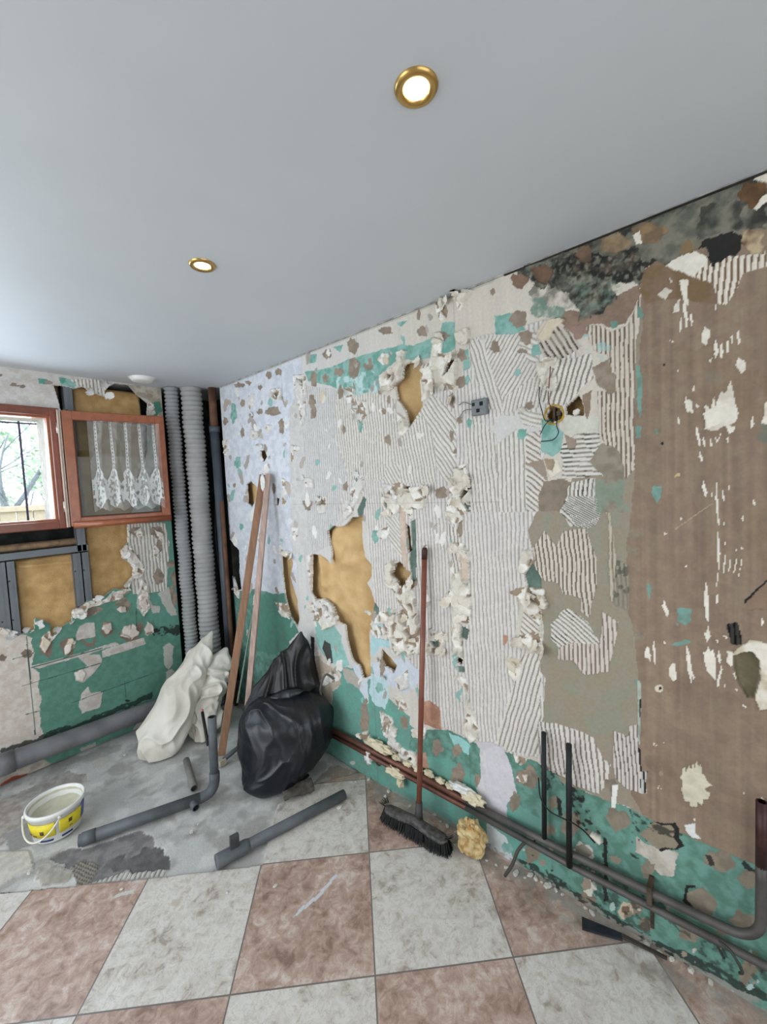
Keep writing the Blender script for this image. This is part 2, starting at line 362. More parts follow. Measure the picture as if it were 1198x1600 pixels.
w.rib(z('E', '660,340 685,340 685,435 662,435'), 2, gap=(24, 24, 24), rgb=(190, 190, 186), pitch=.012, wid=.3)
w.rib(z('B', '530,645 600,590 740,530 820,580 1050,560 1300,500 1300,600 1192,630 1040,670 1000,760 940,862 880,860 865,720 720,735 640,680'), -5, gap=(140, 118, 98), rgb=(222, 214, 200), pitch=.0125, wid=.5)
w.flat(z('B', '530,645 600,590 740,530 820,580 810,620 720,700 640,680'), CC, warp=.008, h=.003)
# brown paper-face zones between ribs and mould
w.flat(z('A', '720,340 820,350 960,350 1040,260 1198,170 1198,230 1110,430 1010,440 880,430 840,500 760,470 700,390'), (144, 122, 108), (130, 110, 96), warp=.008)
w.flat(z('A', '740,440 850,430 880,500 800,530'), (148, 124, 112), warp=.01)
w.flat(z('A', '900,690 1000,640 1010,720 1045,740 1050,840 1000,855 930,800'), CB, (136, 122, 106), warp=.008)
w.flat(z('A', '885,1270 950,1200 1050,1190 1095,1310 1100,1597 940,1597 930,1400 980,1370 920,1330'), CB2, (130, 122, 106), warp=.008)
w.stain(z('A', '930,1400 1110,1400 1110,1597 930,1597'), (128, 150, 134), .55, 30, alpha=.6)
w.flat(z('A', '560,1500 600,1400 700,1385 760,1420 745,1500 690,1597 560,1597'), (128, 118, 104), (142, 128, 112), warp=.01)
w.flat(z('A', '488,1290 600,1262 622,1400 560,1350'), CB, warp=.008)
w.flat(z('A', '840,870 900,840 885,960 870,1025 850,960'), (140, 122, 106), warp=.004)
w.flat(z('A', '720,1110 790,1150 795,1200 750,1200'), CB, warp=.006)
w.stain(z('A', '850,500 990,480 1000,640 840,600'), (168, 196, 190), .4, 40, alpha=.8)
# green patches
for zz, pts in (('L', '-130,560 0,490 350,392 420,395 540,350 590,335 602,258 682,250 680,420 560,472 400,492 330,480 240,560 212,600 190,690 90,690 -10,640 -120,640'),
                ('I', '425,385 560,360 740,305 745,465 640,480 520,440 440,425'), ('L', '930,215 1045,190 1125,300 1060,325 930,332'),
                ('A', '585,1020 640,1020 720,1100 705,1210 650,1250 580,1210'), ('A', '430,1105 495,1072 480,1140 440,1145'),
                ('L', '725,425 772,418 775,540 735,560'), ('L', '710,640 760,580 775,610 760,645'), ('A', '520,560 570,550 580,610 530,620'),
                ('L', '320,262 382,240 350,285'), ('I', '440,315 478,308 470,345 445,348'), ('I', '545,280 590,265 575,300'),
                ('B', '380,870 410,900 405,960 375,940'), ('B', '370,1240 400,1240 415,1520 395,1590 380,1400'), ('D', '135,100 168,110 160,180 135,180'),
                ('D', '245,125 270,125 262,165'), ('D', '240,480 290,480 290,550 268,590 235,530'), ('D', '205,1090 228,1090 225,1180 210,1160'),
                ('D', '390,1240 475,1245 480,1310 440,1350 395,1320'), ('D', '350,1470 440,1435 490,1445 400,1475'), ('B', '205,970 250,965 262,1000 220,1010'),
                ('M', '150,390 185,420 180,480 160,430'), ('D', '380,1330 400,1335 396,1350')):
    w.flat(z(zz, pts), CGL if zz in 'LIA' else (120, 156, 146), (112, 160, 148) if zz in 'LIA' else (108, 138, 126), warp=.006)
w.stain(z('L', '-50,600 190,560 200,690 60,700 -50,680'), (190, 214, 214), .5, 30, alpha=.9)
# light washes and white zones in the green
w.flat(z('F', '300,-40 420,60 300,180 200,120 60,90 60,260 0,120 -40,-10'), (200, 206, 214), warp=.015)
w.flat(z('F', '70,60 170,60 190,180 160,270 100,240 70,170'), (184, 208, 212), warp=.012)
w.flat(z('F', '720,470 830,470 905,520 905,780 930,950 860,910 770,850 730,760 765,700 760,520'), (210, 206, 208), (196, 192, 196), warp=.006)
w.flat(z('E', '0,250 70,230 105,320 130,430 80,490 85,560 130,580 0,520'), (204, 200, 206), warp=.008)
w.flat(z('E', '0,560 80,620 110,700 130,740 30,690 0,650'), (196, 202, 204), warp=.01)
w.flat(z('F', '560,420 640,450 700,500 690,560 600,500'), (150, 200, 196), warp=.01)
w.flat(z('E', '640,620 680,650 820,690 795,790 740,782 690,720 640,690'), (196, 190, 180), (176, 168, 156), warp=.006)
w.flat(z('H', '480,150 560,190 640,280 630,340 600,360 590,520 520,400 500,250'), (206, 200, 190), (196, 188, 176), warp=.012)
w.flat(z('H', '510,30 560,60 640,120 680,240 640,250 560,200 520,130'), CGL, (150, 196, 190), warp=.012)
w.flat(z('G', '520,870 560,840 600,880 640,940 640,1020 560,980 520,930'), CGL, warp=.012)
w.flat(z('G', '260,745 380,740 400,850 440,920 330,1030 240,1000 200,900'), DG, (84, 136, 120), warp=.01)
w.flat(z('J', '110,1090 180,1060 190,1180 230,1260 140,1240 90,1300 70,1240'), (172, 204, 208), warp=.008)
w.flat(z('H', '480,330 500,230 530,210 620,260 640,330 600,350 585,500 560,470 540,370'), (196, 184, 166), (178, 164, 146), warp=.010)
w.flat(z('H', '640,250 690,260 735,320 725,350 660,310'), (176, 170, 160), warp=.008)
w.flat(z('H', '560,120 590,140 600,230 580,230 550,160'), (70, 72, 68), warp=.008); w.flat(z('H', '495,100 512,110 515,210 500,200'), (40, 42, 40), warp=.006)
# flat ovals where adhesive dabs tore the face away
OV = [('L', 250, 305, 42, 25), ('L', 45, 540, 30, 62), ('L', 143, 520, 28, 38), ('L', 480, 310, 35, 28), ('L', 610, 340, 38, 26),
      ('L', 1085, 230, 52, 55), ('L', 728, 460, 30, 38), ('L', 715, 625, 28, 38), ('L', 935, 410, 30, 42), ('L', 1120, 350, 40, 42), ('L', 1110, 435, 35, 16),
      ('L', 1150, 775, 28, 25), ('L', 665, 960, 14, 36), ('L', 685, 1060, 12, 20), ('L', 662, 740, 18, 52), ('L', 265, 990, 18, 35), ('L', 243, 805, 15, 22),
      ('L', 270, 735, 10, 25), ('L', 715, 865, 18, 22), ('L', 605, 1315, 48, 34), ('L', 35, 395, 26, 46), ('L', 455, 210, 14, 40), ('L', 912, 70, 16, 24),
      ('K', 600, 130, 22, 50), ('K', 675, 125, 18, 25), ('K', 755, 85, 28, 28), ('K', 590, 265, 20, 38), ('K', 770, 215, 20, 42), ('K', 600, 335, 20, 42),
      ('K', 398, 420, 19, 50), ('K', 345, 330, 45, 32), ('K', 155, 280, 14, 26), ('K', 155, 460, 14, 34), ('K', 210, 365, 14, 30), ('K', 262, 335, 18, 18),
      ('K', 380, 85, 20, 25), ('K', 320, 105, 20, 22), ('K', 265, 180, 14, 16), ('K', 135, 165, 32, 16), ('K', 190, 150, 20, 14), ('K', 790, 440, 13, 26),
      ('K', 800, 800, 17, 30), ('K', 562, 910, 30, 36), ('K', 350, 810, 10, 34), ('K', 50, 390, 18, 24), ('K', 850, 60, 34, 60), ('K', 942, 40, 28, 38), ('K', 103, 790, 9, 12),
      ('I', 520, 305, 17, 22), ('I', 630, 275, 24, 34),
      ('F', 490, 510, 34, 52), ('F', 612, 530, 30, 48), ('F', 618, 675, 40, 66), ('F', 970, 850, 27, 58), ('F', 1050, 695, 66, 66), ('F', 285, 350, 26, 40),
      ('F', 38, 330, 26, 120), ('F', 740, 715, 20, 40), ('J', 150, 1370, 20, 50), ('J', 240, 300, 60, 24), ('J', 640, 500, 16, 60),
      ('E', 180, 375, 45, 36), ('E', 560, 545, 56, 44), ('E', 690, 765, 28, 38), ('E', 915, 900, 74, 52), ('E', 995, 725, 66, 42), ('E', 1125, 800, 52, 46), ('E', 1100, 985, 58, 46),
      ('E', 870, 1030, 58, 36), ('E', 290, 475, 24, 34), ('E', 360, 570, 38, 60), ('E', 550, 720, 24, 18), ('E', 1120, 1180, 36, 80), ('E', 430, 885, 38, 34), ('E', 200, 690, 34, 45),
      ('E', 120, 480, 20, 38), ('E', 680, 1000, 34, 28), ('E', 270, 590, 26, 22), ('E', 530, 400, 30, 30), ('E', 640, 920, 30, 46), ('E', 1010, 1010, 30, 30)]
for k_, x_, y_, a_, b_ in OV:
    rot = 25 if k_ == 'E' else 0
    w.flat(el(k_, x_, y_, a_, b_, rot), CB if k_ != 'E' else (140, 130, 114), (138, 124, 110) if k_ != 'E' else (126, 116, 102), warp=.010 if k_ != 'E' else .006, h=-.001)
w.flat(el('E', 755, 618, 82, 62, 25), CK, warp=.004); w.flat(el('E', 742, 618, 74, 54, 25), (140, 130, 112), warp=.004, h=-.001)
w.flat(z('E', '840,900 850,830 895,830 892,838 860,845 855,890 905,950 895,955'), CK, warp=.003)
w.flat(el('E', 415, 685, 48, 36, 25), (196, 192, 182), warp=.004); w.flat(el('E', 412, 685, 40, 28, 25), (140, 132, 118), warp=.004)
w.flat(el('E', 440, 835, 32, 36), (206, 202, 190), warp=.005); w.flat(el('E', 425, 825, 22, 24), CB, warp=.004)
w.flat(el('E', 595, 938, 32, 34), (196, 180, 156), warp=.004); w.flat(el('E', 597, 935, 18, 18), (120, 98, 80), warp=.004)
for a in (('K', 100, 340, 20, 62), ('K', 125, 650, 19, 38), ('K', 150, 1050, 15, 20), ('K', 985, 1110, 20, 42), ('L', 770, 885, 18, 26), ('L', 1100, 950, 30, 34),
          ('F', 130, 140, 24, 28), ('K', 890, 400, 10, 60), ('L', 95, 880, 12, 60), ('A', 440, 730, 22, 20), ('E', 95, 670, 18, 22), ('F', 915, 1130, 20, 34)):
    w.flat(el(*a), CGL, (112, 160, 148), warp=.006)
w.flat(z('F', '410,220 450,215 512,262 522,400 470,385 410,360'), CP, (164, 122, 102), h=.006, warp=.002)
w.flat(z('F', '330,550 420,540 445,640 380,630 330,590'), CP, (170, 128, 108), h=.005, warp=.003)
w.flat(z('J', '905,1165 935,1175 925,1220 905,1240'), CP, warp=.003)
w.stain(z('B', '760,1280 900,1240 900,1370 770,1370'), (116, 124, 112), .5, 40, alpha=.7, soft=.3)
w.stain(z('D', '860,60 1000,60 1000,220 880,200'), (108, 118, 108), .55, 30, alpha=.7, soft=.3)
# mould, damp and dirt
TOPL = '0,492 400,325 800,165 1050,75 1192,15 1600,-160'
w.flat(z('B', TOPL+' 1600,330 1192,380 1040,400 1030,520 1000,580 830,580 790,500 740,540 560,600 440,640 400,720 370,735 300,700 200,750 230,860 180,930 40,945 0,880 -60,780 -200,760 -330,700 -370,620 -260,590 -230,560'), (128, 124, 112), (96, 98, 88), warp=.02)
for (p_, cov, al, sc_) in (('-350,640 -200,560 0,520 120,560 240,560 340,520 420,560 420,700 370,740 300,700 200,750 230,870 180,930 40,945 0,880 -60,780 -200,760 -330,720', .60, .9, 55), ('-200,600 0,540 240,570 420,580 400,700 200,720 0,700', .62, .85, 24),
                      ('790,480 1040,420 1030,520 1000,585 830,585', .95, .97, 34), ('0,500 400,330 800,170 1050,75 1192,30 1192,70 800,220 400,370 100,520 0,560', .52, .8, 34),
                      ('740,250 900,230 1050,250 1050,400 780,460', .5, .7, 50), ('400,600 560,590 560,610 440,650', .9, .9, 34), ('1140,230 1192,230 1192,380 1060,380', .62, .8, 34)):
    w.stain(z('B', p_), CK, cov+.04, sc_*.8, alpha=al, seed=43, soft=.3 if cov < .9 else .12, warp=.03)
w.stain(z('B', '-300,600 400,560 400,720 250,760 240,900 30,930 -80,780 -300,740'), (150, 148, 134), .40, 90, alpha=.7, seed=53, soft=.28)
w.stain(z('B', '-60,740 250,700 260,860 30,930 -80,800'), (112, 132, 118), .46, 60, alpha=.7, seed=51, soft=.3)
w.stain(z('B', '-300,600 400,500 400,640 0,680 -300,720'), (120, 106, 90), .36, 50, alpha=.6, seed=59, soft=.3)
sl, m = w.mask(z('B', '-350,640 -200,560 0,520 240,560 420,560 420,700 300,700 230,870 180,930 40,945 -60,780 -330,720'), .02); w.h[sl] += np.where(m, .009*fbm(U[sl]*70, V[sl]*70, 61, 3), 0)
w.stain(z('A', '500,230 560,140 640,120 830,200 830,340 700,330 560,330'), (70, 70, 64), .55, 40, alpha=.7, seed=44, soft=.3)
w.stain(z('A', '500,260 600,280 720,330 700,400 560,390'), (108, 136, 122), .6, 40, alpha=.85, seed=45, soft=.3)
for a, c1, c2 in ((('B', 455, 415, 108, 66), (146, 122, 92), (120, 100, 80)), (('B', 240, 480, 92, 62), (150, 130, 102), (122, 104, 84)), (('B', 48, 550, 50, 60), (120, 98, 80), (100, 84, 70)),
                  (('B', 1105, 180, 88, 88), (112, 84, 56), (92, 70, 50)), (('B', 1110, 470, 74, 84), (188, 168, 138), (120, 92, 74)), (('B', 700, 510, 56, 40), (134, 112, 80), (124, 108, 84)),
                  (('A', 447, 150, 52, 46), (140, 116, 100), (130, 106, 90)), (('A', 592, 112, 66, 60), (118, 94, 76), (104, 84, 70)), (('B', 762, 480, 30, 36), (124, 118, 100), (104, 100, 88))):
    w.flat(el(*a), c1, c2, warp=.008, h=-.002)
w.flat(z('B', '355,430 400,400 410,480 375,490'), CC, warp=.003); w.flat(z('B', '1100,80 1192,20 1300,-20 1300,80 1192,110 1150,92'), CC, warp=.004)
w.flat(z('B', '1115,270 1150,200 1300,120 1300,200 1180,230 1130,280'), CC, warp=.006)
w.flat(z('B', '430,650 520,590 600,640 700,690 860,720 870,860 740,850 560,830 430,860 380,760'), (122, 100, 74), (130, 108, 90), warp=.01)
for p_, cov, al in (('100,700 260,760 400,860 560,960 700,1060 900,1130 1198,1290 1198,1330 900,1200 560,1010 330,880 180,800', .6, .85), ('340,400 420,430 450,560 520,640 515,900 500,900 490,660 380,560', .42, .95),
                    ('230,300 330,330 330,420 240,420', .3, .8), ('620,530 660,540 660,720 620,700', .34, .9), ('600,500 830,610 830,640 640,570', .42, .8), ('640,880 800,1000 900,1130 1198,1290 1198,1200 900,1010 700,860', .36, .6),
                    ('370,700 560,800 700,880 700,1050 560,960 480,900', .45, .6), ('930,690 960,700 980,740 960,745', .7, .9), ('1100,720 1150,770 1140,780 1090,740', .6, .9), ('500,620 515,630 518,890 500,890', .8, .95),
                    ('300,440 330,470 328,530 312,530', .9, .95)):
    w.stain(z('E', p_), CK, cov, 60, warp=.01, alpha=al, seed=47)
w.stain(z('P', '600,1225 720,1290 860,1375 1010,1465 1198,1570 1198,1600 860,1390 600,1240'), (150, 146, 138), .5, 50, alpha=.8)
# cream spatters on the brown
for p_ in ('505,800 560,760 600,780 560,840', '600,880 635,830 640,905 590,920', '790,1010 835,1030 840,1070 800,1130 780,1090', '700,1470 722,1460 738,1500 735,1540 712,1540',
           '800,1640 805,1540 830,1480 850,1530 870,1430 885,1500 905,1390 925,1420 975,1320 998,1530 985,1600 930,1620 860,1650', '1165,1600 1180,1480 1300,1450 1300,1640', '1010,1200 1060,1210 1080,1260 1040,1290 1000,1240',
           '830,1210 850,1185 845,1225', '760,1480 780,1490 765,1510', '645,720 700,715 690,880 660,860', '585,700 605,735 590,740'):
    w.flat(z('B', p_), CC, (206, 198, 184), warp=.009, h=.0025)
for x1, y1, x2, y2, ww in ((672, 830, 690, 1010, 9), (652, 950, 654, 1045, 7), (718, 910, 722, 1000, 8), (870, 1080, 870, 1200, 14), (905, 1100, 905, 1205, 11), (945, 1080, 947, 1175, 9), (1012, 1010, 1018, 1120, 9),
                           (970, 1050, 975, 1115, 6), (735, 1370, 733, 1412, 9), (690, 1440, 698, 1545, 9), (1100, 1560, 1100, 1640, 8), (870, 860, 868, 900, 7), (595, 1085, 605, 1100, 10), (640, 1270, 640, 1290, 5), (640, 1560, 640, 1590, 8)):
    w.flat(stroke('B', x1, y1, x2, y2, ww), CC, warp=.003, h=.002)
for p_ in ('550,20 620,-10 750,-20 760,60 700,60 640,95 580,115', '690,95 760,110 745,140 715,150'): w.flat(z('D', p_), CC, warp=.004, h=.0025)
for x1, y1, x2, y2, ww in ((513, 100, 528, 232, 7), (556, 165, 560, 238, 10), (600, 178, 603, 242, 7), (632, 165, 640, 210, 6), (660, 150, 648, 205, 5), (706, 168, 706, 207, 6), (530, 262, 540, 332, 13), (400, 40, 402, 100, 8), (862, 42, 865, 112, 7),
                           (555, 442, 568, 555, 12), (610, 520, 611, 545, 4), (640, 445, 648, 732, 6), (648, 750, 655, 1000, 6), (652, 1000, 640, 1105, 6), (641, 1140, 643, 1215, 6), (680, 495, 683, 578, 5), (684, 690, 684, 740, 4), (688, 820, 690, 848, 6), (690, 900, 682, 1028, 6),
                           (722, 930, 714, 1015, 5), (757, 925, 747, 1022, 6), (792, 920, 778, 1050, 5), (867, 560, 868, 600, 8), (800, 660, 802, 700, 13), (310, 1185, 325, 1295, 14), (570, 1080, 580, 1330, 14), (582, 1350, 578, 1452, 24), (210, 1490, 212, 1560, 18),
                           (250, 1442, 247, 1590, 6), (315, 1440, 316, 1470, 6), (452, 1470, 470, 1600, 6), (645, 1430, 646, 1455, 8), (415, 660, 416, 690, 5), (450, 970, 452, 992, 8), (318, 768, 319, 782, 9), (690, 1400, 692, 1428, 10), (920, 1300, 925, 1355, 9), (714, 470, 714, 500, 4), (795, 855, 800, 878, 10), (760, 865, 760, 885, 5)):
    w.flat(stroke('D', x1, y1, x2, y2, ww), CC, warp=.003, h=.002)
w.flat(z('D', '385,405 410,400 410,420 370,425'), (196, 174, 132), warp=.004)
w.flat(z('D', '370,748 610,585 612,590 374,754'), (170, 150, 130), warp=.001)
w.rib(z('D', '700,1340 780,1330 792,1460 720,1465'), 4, gap=(20, 20, 20), rgb=(58, 56, 52), pitch=.012, wid=.4)
w.flat(z('D', '810,1190 952,1060 1010,1000 1010,1010 952,1075 820,1205 812,1220'), CK, warp=.002); w.flat(z('D', '820,1205 952,1080 1010,1030 1010,1250 830,1250'), (138, 116, 98), warp=.002, h=-.003)
for p_ in ('235,190 260,150 272,160 282,280 262,240 238,240', '430,330 460,280 485,290 485,400 465,425 430,380', '690,195 722,180 735,140 750,190 770,170 800,250 792,410 760,380 725,340 705,260', '880,180 925,185 932,300 915,300 885,265'):
    w.flat(z('M', p_), CC, warp=.004, h=.002)
for x1, y1, x2, y2, ww in ((310, 100, 312, 300, 8), (395, 100, 398, 138, 10), (570, 145, 600, 440, 9), (612, 345, 618, 410, 18), (820, 180, 828, 290, 13), (840, 300, 812, 470, 16), (868, 435, 870, 478, 11), (783, 430, 784, 455, 7), (958, 470, 962, 505, 14), (940, 340, 955, 405, 8),
                           (868, 50, 872, 90, 16), (811, 85, 812, 120, 12), (320, 905, 325, 935, 16), (390, 895, 392, 918, 9), (682, 630, 682, 645, 9), (1018, 610, 1020, 622, 14), (1018, 1290, 1020, 1315, 12), (757, 1225, 758, 1248, 10), (348, 1240, 358, 1275, 14), (628, 1490, 630, 1520, 10), (1165, 1340, 1166, 1352, 12)):
    w.flat(stroke('M', x1, y1, x2, y2, ww), CC, warp=.003, h=.002)
w.flat(el('M', 350, 483, 36, 30), (214, 200, 184), warp=.002, h=.001); w.flat(el('M', 357, 482, 12, 12), CK, warp=.001, h=-.003)
w.flat(z('M', '525,1100 545,1090 550,1130 575,1080 590,1120 605,1060 620,1100 640,1050 655,1090 670,1070 680,1160 700,1150 720,1200 765,1235 720,1250 700,1270 745,1300 735,1350 690,1350 680,1390 650,1370 640,1415 605,1415 590,1370 560,1380 540,1300 525,1290 535,1200 515,1180'), (212, 206, 184), (196, 190, 168), warp=.006, h=.003)
w.flat(el('M', 365, 1145, 18, 20), (150, 136, 118), warp=.002)
w.flat(z('M', '1000,130 1060,90 1300,140 1300,560 1240,640 1130,650 1100,560 1140,400 1150,300 1090,210 1000,190 930,210 925,190'), CC, (196, 184, 160), warp=.006, h=.005)
w.flat(z('M', '930,215 1020,195 1085,195 1140,255 1150,330 1120,450 1100,562 1040,552 970,430 940,320'), (104, 98, 76), (120, 110, 90), warp=.004, h=-.010)
w.flat(z('M', '175,410 205,420 212,560 195,900 180,900 185,560'), (176, 184, 174), (140, 154, 144), warp=.003, h=.002); w.flat(z('M', '195,570 208,560 205,710 195,700'), CK, warp=.002)
w.flat(z('M', '185,950 205,960 212,1130 200,1130'), CK, warp=.002)
w.flat(z('E', '845,570 890,560 890,600 915,632 870,622 848,600'), (222, 222, 220), warp=.004, h=.003); w.flat(z('E', '538,400 565,400 552,500 532,495'), (226, 224, 220), warp=.003, h=.004)
w.flat(el('A', 1190, 200, 3, 3), CW)
for x_, y_ in ((550, 1240), (0, 0)): w.flat(el('B', x_, y_, 7, 7), CK, warp=.001)
w.flat(el('D', 298, 211, 9, 9), CK, warp=.001)
# crumpled torn paper and plaster
CR = [('H', '500,290 560,300 600,260 640,310 560,330'), ('H', '760,40 830,60 850,10 880,60 860,120 800,110'), ('H', '870,110 960,60 990,150 960,210 880,180'), ('H', '890,300 950,260 960,340 910,360'), ('J', '150,250 260,215 320,240 400,240 432,330 420,372 340,390 330,440 280,400 180,415 150,340'), ('J', '600,120 660,105 690,180 702,300 695,380 650,430 600,470 560,430 560,330 600,300 560,240 600,170'),
      ('J', '585,590 660,585 695,640 695,830 650,825 640,700 600,640'), ('J', '590,780 640,780 690,850 715,950 700,1050 700,1100 650,1090 640,1180 655,1290 610,1260 590,1180 610,1000 565,940 560,870 600,860'),
      ('J', '430,1200 540,1165 535,1280 430,1295'), ('J', '940,890 1060,865 1145,880 1192,960 1180,1000 1120,1000 1145,1105 1080,1050 1030,960'), ('J', '1040,640 1092,635 1085,730 1040,780 1010,755'),
      ('J', '1000,1180 1080,1140 1145,1165 1140,1235 1070,1245'), ('J', '180,780 220,850 280,900 340,830 355,900 385,1100 385,1285 240,1260 180,1150 220,1100 285,1000 230,920 180,850'),
      ('J', '90,1040 230,1005 232,1075 110,1095'), ('G', '485,790 545,755 610,790 630,880 560,905 520,850'), ('L', '215,590 330,520 320,440 395,430 350,530 335,620 290,670 230,650'),
      ('L', '470,515 530,515 552,640 510,740 480,752'), ('L', '565,360 612,365 605,450 650,468 692,480 692,640 660,685 620,620 590,560 530,560 540,480'), ('L', '695,310 772,298 772,370 700,400'),
      ('L', '325,815 375,860 392,930 352,972 325,900'), ('L', '35,770 110,738 132,830 90,882 50,830'), ('L', '0,668 60,665 72,720 20,745'), ('L', '560,110 632,105 632,230 590,252 560,160'),
      ('L', '690,80 740,70 735,170 700,185'), ('A', '590,640 680,625 695,690 640,720 590,825 555,730'), ('K', '470,110 545,100 555,200 550,360 520,420 505,250 480,190'), ('K', '325,200 400,180 410,260 360,270 330,240'),
      ('K', '190,235 235,225 230,300 200,320'), ('K', '805,190 860,185 860,260 930,270 930,360 880,370 840,330 800,240'), ('K', '300,410 340,420 335,470 305,460'), ('K', '210,440 270,460 240,510 205,500'),
      ('K', '460,540 515,545 520,575 480,580 475,640 460,640'), ('K', '535,740 595,750 605,810 550,800'), ('K', '610,860 680,860 680,960 640,970 610,910'), ('K', '405,745 430,750 430,930 405,900'), ('K', '35,510 80,510 75,600 40,610'),
      ('K', '460,1050 505,1060 500,1120 460,1110'), ('K', '785,900 860,880 850,960 800,1010'), ('K', '820,840 900,730 920,800 870,900'), ('K', '600,1500 680,1490 730,1560 730,1640 600,1640'),
      ('K', '1000,1060 1075,1050 1070,1120 1010,1130'), ('G', '330,780 390,790 400,860 350,830'), ('G', '350,560 360,540 410,545 400,565'), ('G', '850,600 900,590 980,690 985,830 930,760 860,690'),
      ('G', '860,860 930,880 960,1000 1010,1020 950,1030 880,960'), ('F', '150,280 200,320 245,390 235,470 300,520 360,530 380,640 300,640 240,560 190,480 150,380'), ('F', '400,655 560,735 640,790 625,825 500,760 400,695'),
      ('F', '220,180 290,210 310,280 260,290'), ('F', '330,400 420,380 420,450 340,450'), ('F', '970,550 1050,580 1040,630 990,600'), ('F', '690,200 740,330 755,440 700,480 660,400 680,300'),
      ('H', '820,450 880,480 900,600 960,640 900,650 840,560'), ('L', '1070,800 1120,790 1110,830'), ('E', '420,590 490,610 500,640 450,625'), ('G', '1060,900 1120,930 1100,1030 1050,1000'),
      ('K', '1040,780 1130,800 1140,900 1060,860'), ('K', '90,1420 140,1440 140,1500 110,1470'), ('A', '60,480 130,450 140,520 70,560'), ('A', '40,240 90,210 150,220 100,300 60,340'),
      ('J', '610,1410 680,1440 690,1530 650,1480'), ('F', '-10,430 70,400 80,480 30,470'), ('K', '560,1230 590,1210 600,1280 575,1420 565,1330')]
for i, (k_, p_) in enumerate(CR):
    sm = k_ in 'KH'
    w.crumple(z(k_, p_), ht=.013 if sm else .022, cell=.032 if sm else .046, amount=.62 if sm else .7, rgb=(230, 228, 224) if sm else (233, 229, 221), rgb2=(210, 206, 200) if sm else (212, 205, 192), seed=i, warp=.009 if sm else .012)
# small random chips in the corner half
rng = np.random.RandomState(5)
for i in range(170):
    px = rng.uniform(350, 720); lo = 605-.402*(px-345); py = rng.uniform(lo+8, min(1130, 900+(px-350)*.9))
    s_ = rng.uniform(2, 6); c_ = [CB, (180, 170, 160), (226, 222, 216), (226, 222, 216), CGL, (168, 160, 152)][rng.randint(6)]
    w.flat(el('P', px, py, s_*.7, s_*rng.uniform(1, 2.2), rng.uniform(-25, 25), 8), c_, warp=.018, h=.003 if c_[0] > 200 else -.001)
for i in range(60):
    px = rng.uniform(520, 1190); y0 = 1190+(px-560)*.58; py = rng.uniform(y0-60, y0+40)
    s_ = rng.uniform(1.5, 5); c_ = [CB, (170, 190, 184), (190, 186, 176), (60, 64, 60)][rng.randint(4)]
    w.flat(el('P', px, py, s_, s_*rng.uniform(.6, 1.6), 0, 8), c_, warp=.01)
w.crumple(z('A', '555,520 560,470 600,410 700,380 732,400 660,460 645,500 600,545'), ht=.012, cell=.08, warp=.004, amount=1, rgb=(220, 206, 190)); w.crumple(z('A', '600,1258 680,1270 712,1340 640,1382 615,1320'), ht=.012, cell=.08, warp=.003, amount=1, rgb=(222, 214, 196))
w.crumple(z('J', '930,1300 1020,1320 1012,1400 980,1455 940,1400'), ht=.014, cell=.06, warp=.004, amount=1, rgb=(228, 222, 212)); w.crumple(el('L', 243, 487, 32, 40), ht=.010, cell=.05, warp=.005, amount=1, rgb=(224, 224, 224))
w.crumple(el('E', 155, 370, 24, 22), ht=.01, cell=.05, warp=.004, amount=1, rgb=(224, 218, 216)); w.crumple(el('K', 660, 240, 18, 40), ht=.01, cell=.06, warp=.003, amount=1, rgb=(228, 222, 212))
# grey-green board backing shown beside the openings
for k_, p_ in (('J', '325,460 357,440 362,600 362,835 335,830 318,690 335,600'), ('G', '712,350 742,285 758,300 742,365 718,385'), ('J', '640,300 700,360 690,400 655,340'), ('J', '90,940 130,1000 130,1045 85,1010'),
               ('C', '480,470 530,400 575,480 580,560 500,550'), ('J', '455,1200 500,1210 500,1250 470,1240'), ('J', '620,1360 660,1365 660,1400 625,1395'), ('J', '170,320 195,350 190,385 170,350'), ('J', '650,1110 690,1130 680,1200 640,1180')):
    w.flat(z(k_, p_), CGG, (92, 112, 104), warp=.003, h=-.006)
# tan paper strip beside the long slot
w.flat(z('J', '262,350 300,400 300,640 318,770 285,730 265,600'), (206, 188, 172), (194, 176, 160), warp=.003, h=.004)
w.flat(z('J', '640,640 690,650 692,830 655,820'), (204, 188, 172), warp=.003, h=.008)
# seams between boards
for y_ in (0.97, 1.585, 2.125):
    i = np.searchsorted(w.us, y_); sel = (V[i:i+2] < .62) | (V[i:i+2] > 2.0); w.col[i:i+2][sel] *= .84; w.h[i:i+2][sel] -= .001
j = np.searchsorted(w.vs, 1.42); w.col[np.searchsorted(w.us, 1.0):np.searchsorted(w.us, 2.3), j:j+1] *= .78
sel = V > H-.012; w.col[sel & (U < 2.3)] *= .8
